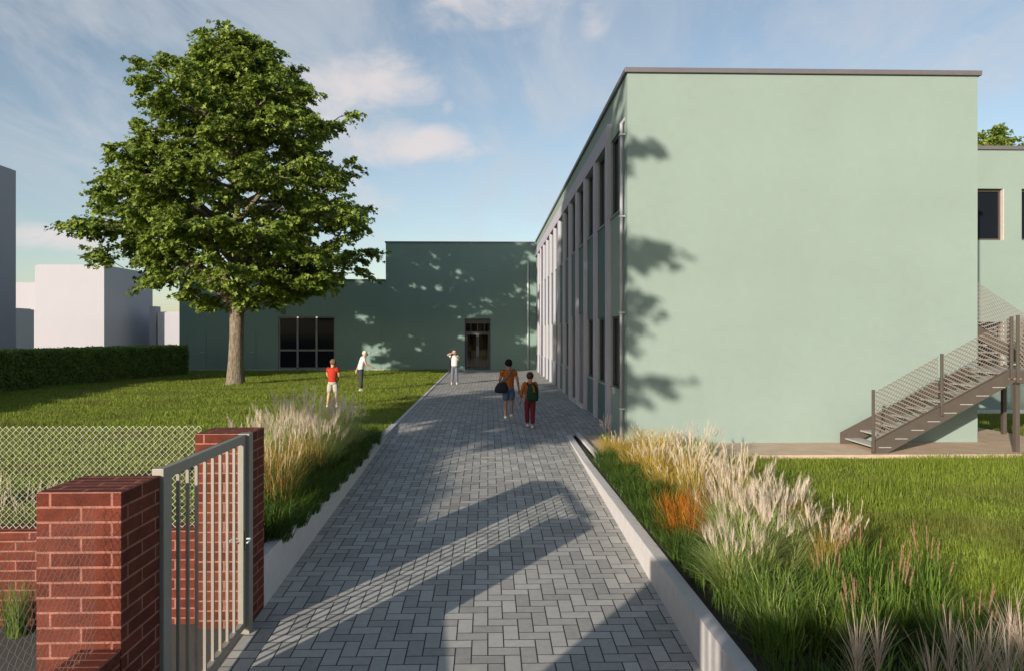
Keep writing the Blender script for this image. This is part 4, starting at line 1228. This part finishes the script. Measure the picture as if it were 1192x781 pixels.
# behind and before the low brick wall
plant('tall', k_tall, -4.55, 7.35, 0, 1.0, (1, 1, .62), 'feathery pale grass behind the low brick wall')
plant('tall', k_tall, -5.0, 7.5, 0, 3.0, (1, 1, .62), 'feathery pale grass behind the wall at the edge of the view')
plant('dark', k_dark, -4.6, 7.6, 0, 2.0, 1.0, 'dark sedge under the feathery grass behind the brick wall')
plant('green', k_green, -4.18, 6.52, gz(6.5), .5, (.5, .5, 1.0), 'green tuft growing at the foot of the low brick wall')

# ------------------------------------------------------------------ people
SK = flat('light_skin', (.50, .30, .21), .55, 0, .05, 20)
SK2 = flat('tan_skin', (.33, .19, .13), .55, 0, .05, 20)
EYE = flat('dark_eye', (.02, .015, .012), .3)
def cloth(name, c): return flat(name, c, .85, 0, .12, 18, .25, 40, .2)
C_ = {'white': cloth('white_cotton', (.62, .60, .58)), 'slate': cloth('slate_cotton', (.14, .15, .19)), 'navy': cloth('dark_trousers', (.045, .048, .06)),
      'red': cloth('red_cotton', (.42, .035, .018)), 'khaki': cloth('pale_khaki', (.42, .38, .32)), 'orange': cloth('burnt_orange_cotton', (.36, .095, .02)),
      'denim': cloth('denim', (.085, .125, .19)), 'maroon': cloth('maroon_cotton', (.16, .018, .028)), 'shoe': cloth('white_shoe', (.66, .64, .62)),
      'black': cloth('black_nylon', (.022, .022, .026)), 'forest': cloth('dark_green_nylon', (.012, .04, .02)), 'strap': cloth('grey_strap', (.12, .12, .13)),
      'hair_b': cloth('brown_hair', (.065, .032, .018)), 'hair_k': cloth('black_hair', (.012, .010, .010)), 'hair_w': cloth('pale_blond_hair', (.62, .52, .38)), 'hair_l': cloth('light_brown_hair', (.17, .095, .05))}

def person(label, loc, rotz, H, J, skin, hair, top, bottom, sleeve='short', legs='long', shoe='shoe', lean=(0, 0)):
    """J: joints as fractions of the height, facing +Y; a skinned body with clothes, hair and shoes over it"""
    t = thing('person', label, 'person', (0, 0, 0), None)
    V = lambda p: Vector(p) * H
    D = dict(pelvis=(0, 0, .52), spine=(0, 0, .61), chest=(0, 0, .72), neck=(0, .0, .825), chin=(0, .012, .868), head=(0, .016, .918), crown=(0, .008, .972),
             shR=(.098, 0, .795), shL=(-.098, 0, .795), elR=(.13, .0, .635), elL=(-.13, 0, .635), wrR=(.14, .04, .495), wrL=(-.14, .04, .495),
             hiR=(.05, 0, .50), hiL=(-.05, 0, .50), knR=(.055, .005, .275), knL=(-.055, .005, .275), anR=(.058, -.01, .045), anL=(-.058, -.01, .045))
    D.update(J)
    vs = []; ed = []; rr = []
    def add(p, r, par=None):
        vs.append(V(p)); rr.append(r * H); i = len(vs) - 1
        if par is not None: ed.append((par, i))
        return i
    pe = add(D['pelvis'], .062); sp_ = add(D['spine'], .060, pe); ch = add(D['chest'], .070, sp_)
    nk = add(D['neck'], .034, ch); cn = add(D['chin'], .042, nk); hd_ = add(D['head'], .057, cn); cr = add(D['crown'], .042, hd_)
    hv = Vector(D['head']); fwd = Vector(D.get('face', (0, 1, 0))).normalized()
    add(hv + fwd * .066 + Vector((0, 0, -.012)), .010, hd_)
    side = fwd.cross(Vector((0, 0, 1))).normalized()
    for s in (1, -1): add(hv + side * s * .062 + Vector((0, 0, -.008)), .010, hd_)
    for s, n_ in ((1, 'R'), (-1, 'L')):
        a = add(D['sh' + n_], .033, ch); e = add(D['el' + n_], .025, a); w_ = add(D['wr' + n_], .0165, e)
        dv = (Vector(D['wr' + n_]) - Vector(D['el' + n_])).normalized()
        pm = Vector(D['wr' + n_]) + dv * .032; p_ = add(pm, .019, w_)
        ax = dv.orthogonal().normalized()
        for q, (off, ln) in enumerate(((-.014, .042), (-.005, .050), (.005, .047), (.014, .038))):
            k1 = add(pm + dv * .022 + ax * off, .0056, p_); k2 = add(pm + dv * (.022 + ln * .55) + ax * off + Vector((0, .004, 0)), .0052, k1)
            add(pm + dv * (.022 + ln) + ax * off + Vector((0, .010, -.002)), .0045, k2)
        th_ = add(pm + ax * .024 + dv * .008, .0058, p_); add(pm + ax * .034 + dv * .028, .005, th_)
        h_ = add(D['hi' + n_], .052, pe); k_ = add(D['kn' + n_], .035, h_)
        mid = Vector(D['kn' + n_]).lerp(Vector(D['an' + n_]), .35); c2 = add(mid + Vector((0, -.008, 0)), .034, k_); an = add(D['an' + n_], .022, c2)
        tf = Vector(D.get('toe' + n_, (0, 1, 0))).normalized()
        add(Vector(D['an' + n_]) + tf * .06 + Vector((0, 0, -.025)), .019, an)
    me = bpy.data.meshes.new('body'); me.from_pydata(vs, ed, []); o = bpy.data.objects.new('body', me); COL.objects.link(o); o.parent = t
    md = o.modifiers.new('skin', 'SKIN'); sd = me.skin_vertices[0].data
    for i, r in enumerate(rr): sd[i].radius = (r, r)
    sd[0].use_root = True
    md.use_smooth_shade = True
    ss = o.modifiers.new('subsurf', 'SUBSURF'); ss.levels = 1; ss.render_levels = 1
    me.materials.append(skin)
    # eyes
    for s in (1, -1):
        c = (hv + fwd * .052 + side * s * .022 + Vector((0, 0, .006))) * H
        MB().ball(c, .0075 * H, .006 * H, .006 * H, 8, 4).build('eye', EYE, t, smooth=True)
    # hair: cap over the back and top of the skull
    hb = MB(); n = 14
    for lat in range(6):
        pass
    rs = []
    c = Vector(D['head']) - fwd * .012 + Vector((0, 0, .012))
    hb.ball(c * H, .066 * H, .069 * H, .066 * H, 14, 10, zmin=-.83)
    ho = hb.build('hair', hair, t, smooth=True)
    for v in ho.data.vertices:
        q = v.co / H - c
        d_ = q.dot(fwd)
        if d_ > .005 and q.z < .028: v.co -= fwd * (d_ - .005) * H * 1.1
        v.co += Vector((random.uniform(-1, 1), random.uniform(-1, 1), random.uniform(-1, 1))) * .004 * H
    # shirt
    def loft(b, pts, rads, n=14): b.tube([V(p) for p in pts], [(r[0] * H, r[1] * H) if isinstance(r, tuple) else r * H for r in rads], n)
    sb_ = MB(); P_, Sp, Ch, Nk = (Vector(D[k_]) for k_ in ('pelvis', 'spine', 'chest', 'neck'))
    up = (Nk - P_).normalized()
    sh = (Vector(D['shR']) + Vector(D['shL'])) / 2
    loft(sb_, [P_ - up * .035, P_ + up * .01, Sp, Ch, sh - Vector((0, 0, .005)), sh + up * .022, Nk - up * .002],
         [(.094, .072), (.092, .070), (.088, .068), (.105, .076), (.098, .062), (.066, .048), (.036, .038)], 16)
    for n_ in 'RL':
        a, e, w_ = (Vector(D[k_ + n_]) for k_ in ('sh', 'el', 'wr'))
        if sleeve == 'short': loft(sb_, [a.lerp(sh, .35), a, a.lerp(e, .62)], [.050, .047, .043], 10)
        else: loft(sb_, [a.lerp(sh, .35), a, a.lerp(e, .5), e, w_.lerp(e, .08)], [.050, .046, .038, .036, .026], 10)
    sb_.build('shirt', top, t, smooth=True, subsurf=1)
    # trousers or shorts
    tb = MB(); hp = (Vector(D['hiR']) + Vector(D['hiL'])) / 2
    loft(tb, [hp - Vector((0, 0, .05)), hp - Vector((0, 0, .02)), P_, P_ + up * .035], [(.075, .058), (.098, .072), (.094, .070), (.088, .067)], 16)
    for n_ in 'RL':
        h_, k_, a_ = (Vector(D[q + n_]) for q in ('hi', 'kn', 'an'))
        if legs == 'long': loft(tb, [h_ + Vector((0, 0, .01)), h_.lerp(k_, .45), k_, k_.lerp(a_, .5), a_ + (k_ - a_) * .06], [.060, .055, .045, .042, .041], 12)
        else: loft(tb, [h_ + Vector((0, 0, .01)), h_.lerp(k_, .45), h_.lerp(k_, .96)], [.061, .059, .056], 12)
    tb.build('trousers' if legs == 'long' else 'shorts', bottom, t, smooth=True, subsurf=1)
    for n_ in 'RL':
        a_ = Vector(D['an' + n_]); tf = Vector(D.get('toe' + n_, (0, 1, 0))).normalized()
        b = MB(); c = a_ + Vector((0, 0, -.018))
        loft(b, [c - tf * .030 + Vector((0, 0, .006)), c - tf * .02 , c + tf * .03 + Vector((0, 0, -.004)), c + tf * .075 + Vector((0, 0, -.010)), c + tf * .095 + Vector((0, 0, -.014))],
             [(.018, .022), (.028, .030), (.030, .026), (.026, .018), (.012, .010)], 10)
        b.build('shoe', C_[shoe], t, smooth=True, subsurf=1)
    t.location = loc; t.rotation_euler = (0, 0, rotz)
    return t

# standing child by the entrance, facing the viewer, one arm raised
p1 = person('person in white T-shirt and grey trousers standing near the entrance with arm raised', (-1.43, 30.85, 0), R(180), 1.50,
            dict(elR=(.20, .05, .835), wrR=(.10, .12, .875), elL=(-.125, .07, .68), wrL=(-.05, .125, .80), anR=(.075, 0, .045), anL=(-.07, -.03, .045), knL=(-.06, .02, .275)),
            SK, C_['hair_b'], C_['white'], C_['slate'])
# blond one leaning forward, arm stretched
p2 = person('pale haired person in white T-shirt and dark trousers leaning forward on the lawn', (-4.79, 27.3, 0), R(-70), 1.58,
            dict(spine=(0, .01, .61), chest=(0, .035, .715), neck=(0, .07, .81), chin=(0, .10, .84), head=(0, .115, .885), crown=(0, .12, .94), face=(0, 1, -.35),
                 shR=(.098, .055, .785), shL=(-.098, .055, .785), elR=(.135, .10, .65), wrR=(.12, .235, .58), elL=(-.15, -.01, .64), wrL=(-.17, -.06, .51),
                 anL=(-.05, .03, .045), anR=(.05, -.02, .045)),
            SK, C_['hair_w'], C_['white'], C_['navy'])
p3 = person('person in red T-shirt and pale shorts seen from behind on the lawn', (-4.58, 21.4, 0), R(-12), 1.44,
            dict(elR=(.135, .04, .65), wrR=(.06, .13, .56), elL=(-.135, .04, .65), wrL=(-.04, .14, .55), anR=(.095, 0, .045), anL=(-.105, -.01, .045), knR=(.078, .01, .275), knL=(-.082, .01, .275), head=(.012, .02, .915)),
            SK, C_['hair_l'], C_['red'], C_['khaki'], legs='short')
p4 = person('taller person in orange T-shirt and denim shorts walking away with a shoulder bag', (.53, 18.5, 0), R(-3), 1.53,
            dict(knR=(.05, .06, .285), anR=(.045, -.005, .075), knL=(-.05, .02, .275), anL=(-.052, -.06, .05), elR=(.15, -.01, .64), wrR=(.17, .03, .50), elL=(-.15, .0, .64), wrL=(-.14, .05, .52)),
            SK2, C_['hair_k'], C_['orange'], C_['denim'], legs='short')
p5 = person('smaller person in orange jumper and maroon trousers walking away with a backpack', (.98, 16.8, gz(16.8)), R(2), 1.31,
            dict(knL=(-.05, .05, .285), anL=(-.045, .03, .06), knR=(.05, .02, .275), anR=(.04, -.05, .045), elL=(-.15, -.01, .64), wrL=(-.165, .02, .50), elR=(.13, .05, .65), wrR=(.12, .12, .55)),
            SK2, C_['hair_b'], C_['orange'], C_['maroon'], sleeve='long')

# bags
bg_ = thing('shoulder_bag', 'black slouchy shoulder bag hanging at the hip of the taller walker', 'bag', (.53, 18.5, .0))
x, y = .33, 18.40
b = MB(); b.rings([(x, y, .66, .10, .055), (x, y, .68, .165, .085), (x + .01, y, .76, .185, .095), (x + .02, y, .86, .15, .075), (x + .03, y, .93, .10, .045), (x + .03, y, .95, .06, .02)], 14)
b.build('bag_body', C_['black'], bg_, smooth=True, subsurf=1)
b = MB(); b.tube([(x - .05, y - .03, .90), (.44, 18.385, 1.02), (.54, 18.37, 1.14), (.62, 18.42, 1.235), (.64, 18.5, 1.262), (.61, 18.58, 1.22), (.5, 18.61, 1.06), (x + .02, y + .10, .9)], [(.022, .006)] * 8, 8)
b.build('strap', C_['strap'], bg_, smooth=True)
bp = thing('backpack', 'dark green backpack with orange strap on the smaller walker', 'backpack', (.98, 16.8, -.02))
x, y = 1.03, 16.615
b = MB(); b.rings([(x, y, .62, .10, .05), (x, y, .635, .135, .075), (x, y, .75, .145, .09), (x, y, .9, .135, .085), (x - .01, y + .01, 1.0, .10, .06), (x - .01, y + .015, 1.03, .04, .025)], 14)
b.build('bag_body', C_['forest'], bp, smooth=True, subsurf=1)
b = MB(); b.rings([(x + .005, y - .075, .64, .075, .02), (x + .005, y - .085, .67, .095, .03), (x + .005, y - .085, .78, .09, .03), (x + .005, y - .075, .80, .06, .01)], 12)
b.build('front_pocket', C_['forest'], bp, smooth=True, subsurf=1)
b = MB(); b.tube([(x - .01, y - .075, 1.0), (x + .02, y - .10, .93), (x + .03, y - .115, .84)], [(.016, .006)] * 3, 8); b.build('pull_strap', C_['orange'], bp)
for s in (-1, 1):
    b = MB(); b.tube([(x - .03 + s * .07, y + .05, .98), (.98 + s * .075, y + .13, 1.045), (.98 + s * .085, y + .24, 1.03), (.98 + s * .1, y + .28, .92), (.98 + s * .12, y + .20, .78), (x + s * .1, y + .06, .68)], [(.016, .006)] * 6, 8)
    b.build('shoulder_strap', C_['black'], bp, smooth=True)
sl = thing('sling_bag', 'dark narrow bag hanging from the shoulder of the person near the entrance', 'bag', (-1.43, 30.85, 0))
b = MB(); b.rings([(-1.64, 30.84, .56, .05, .05), (-1.64, 30.84, .6, .07, .08), (-1.63, 30.84, .80, .065, .085), (-1.62, 30.84, .88, .03, .04)], 12); b.build('bag_body', C_['black'], sl, smooth=True, subsurf=1)
b = MB(); b.tube([(-1.62, 30.80, .88), (-1.61, 30.74, 1.05), (-1.55, 30.76, 1.24), (-1.52, 30.86, 1.255), (-1.57, 30.94, 1.1), (-1.62, 30.88, .88)], [(.018, .006)] * 6, 8); b.build('strap', C_['black'], sl, smooth=True)
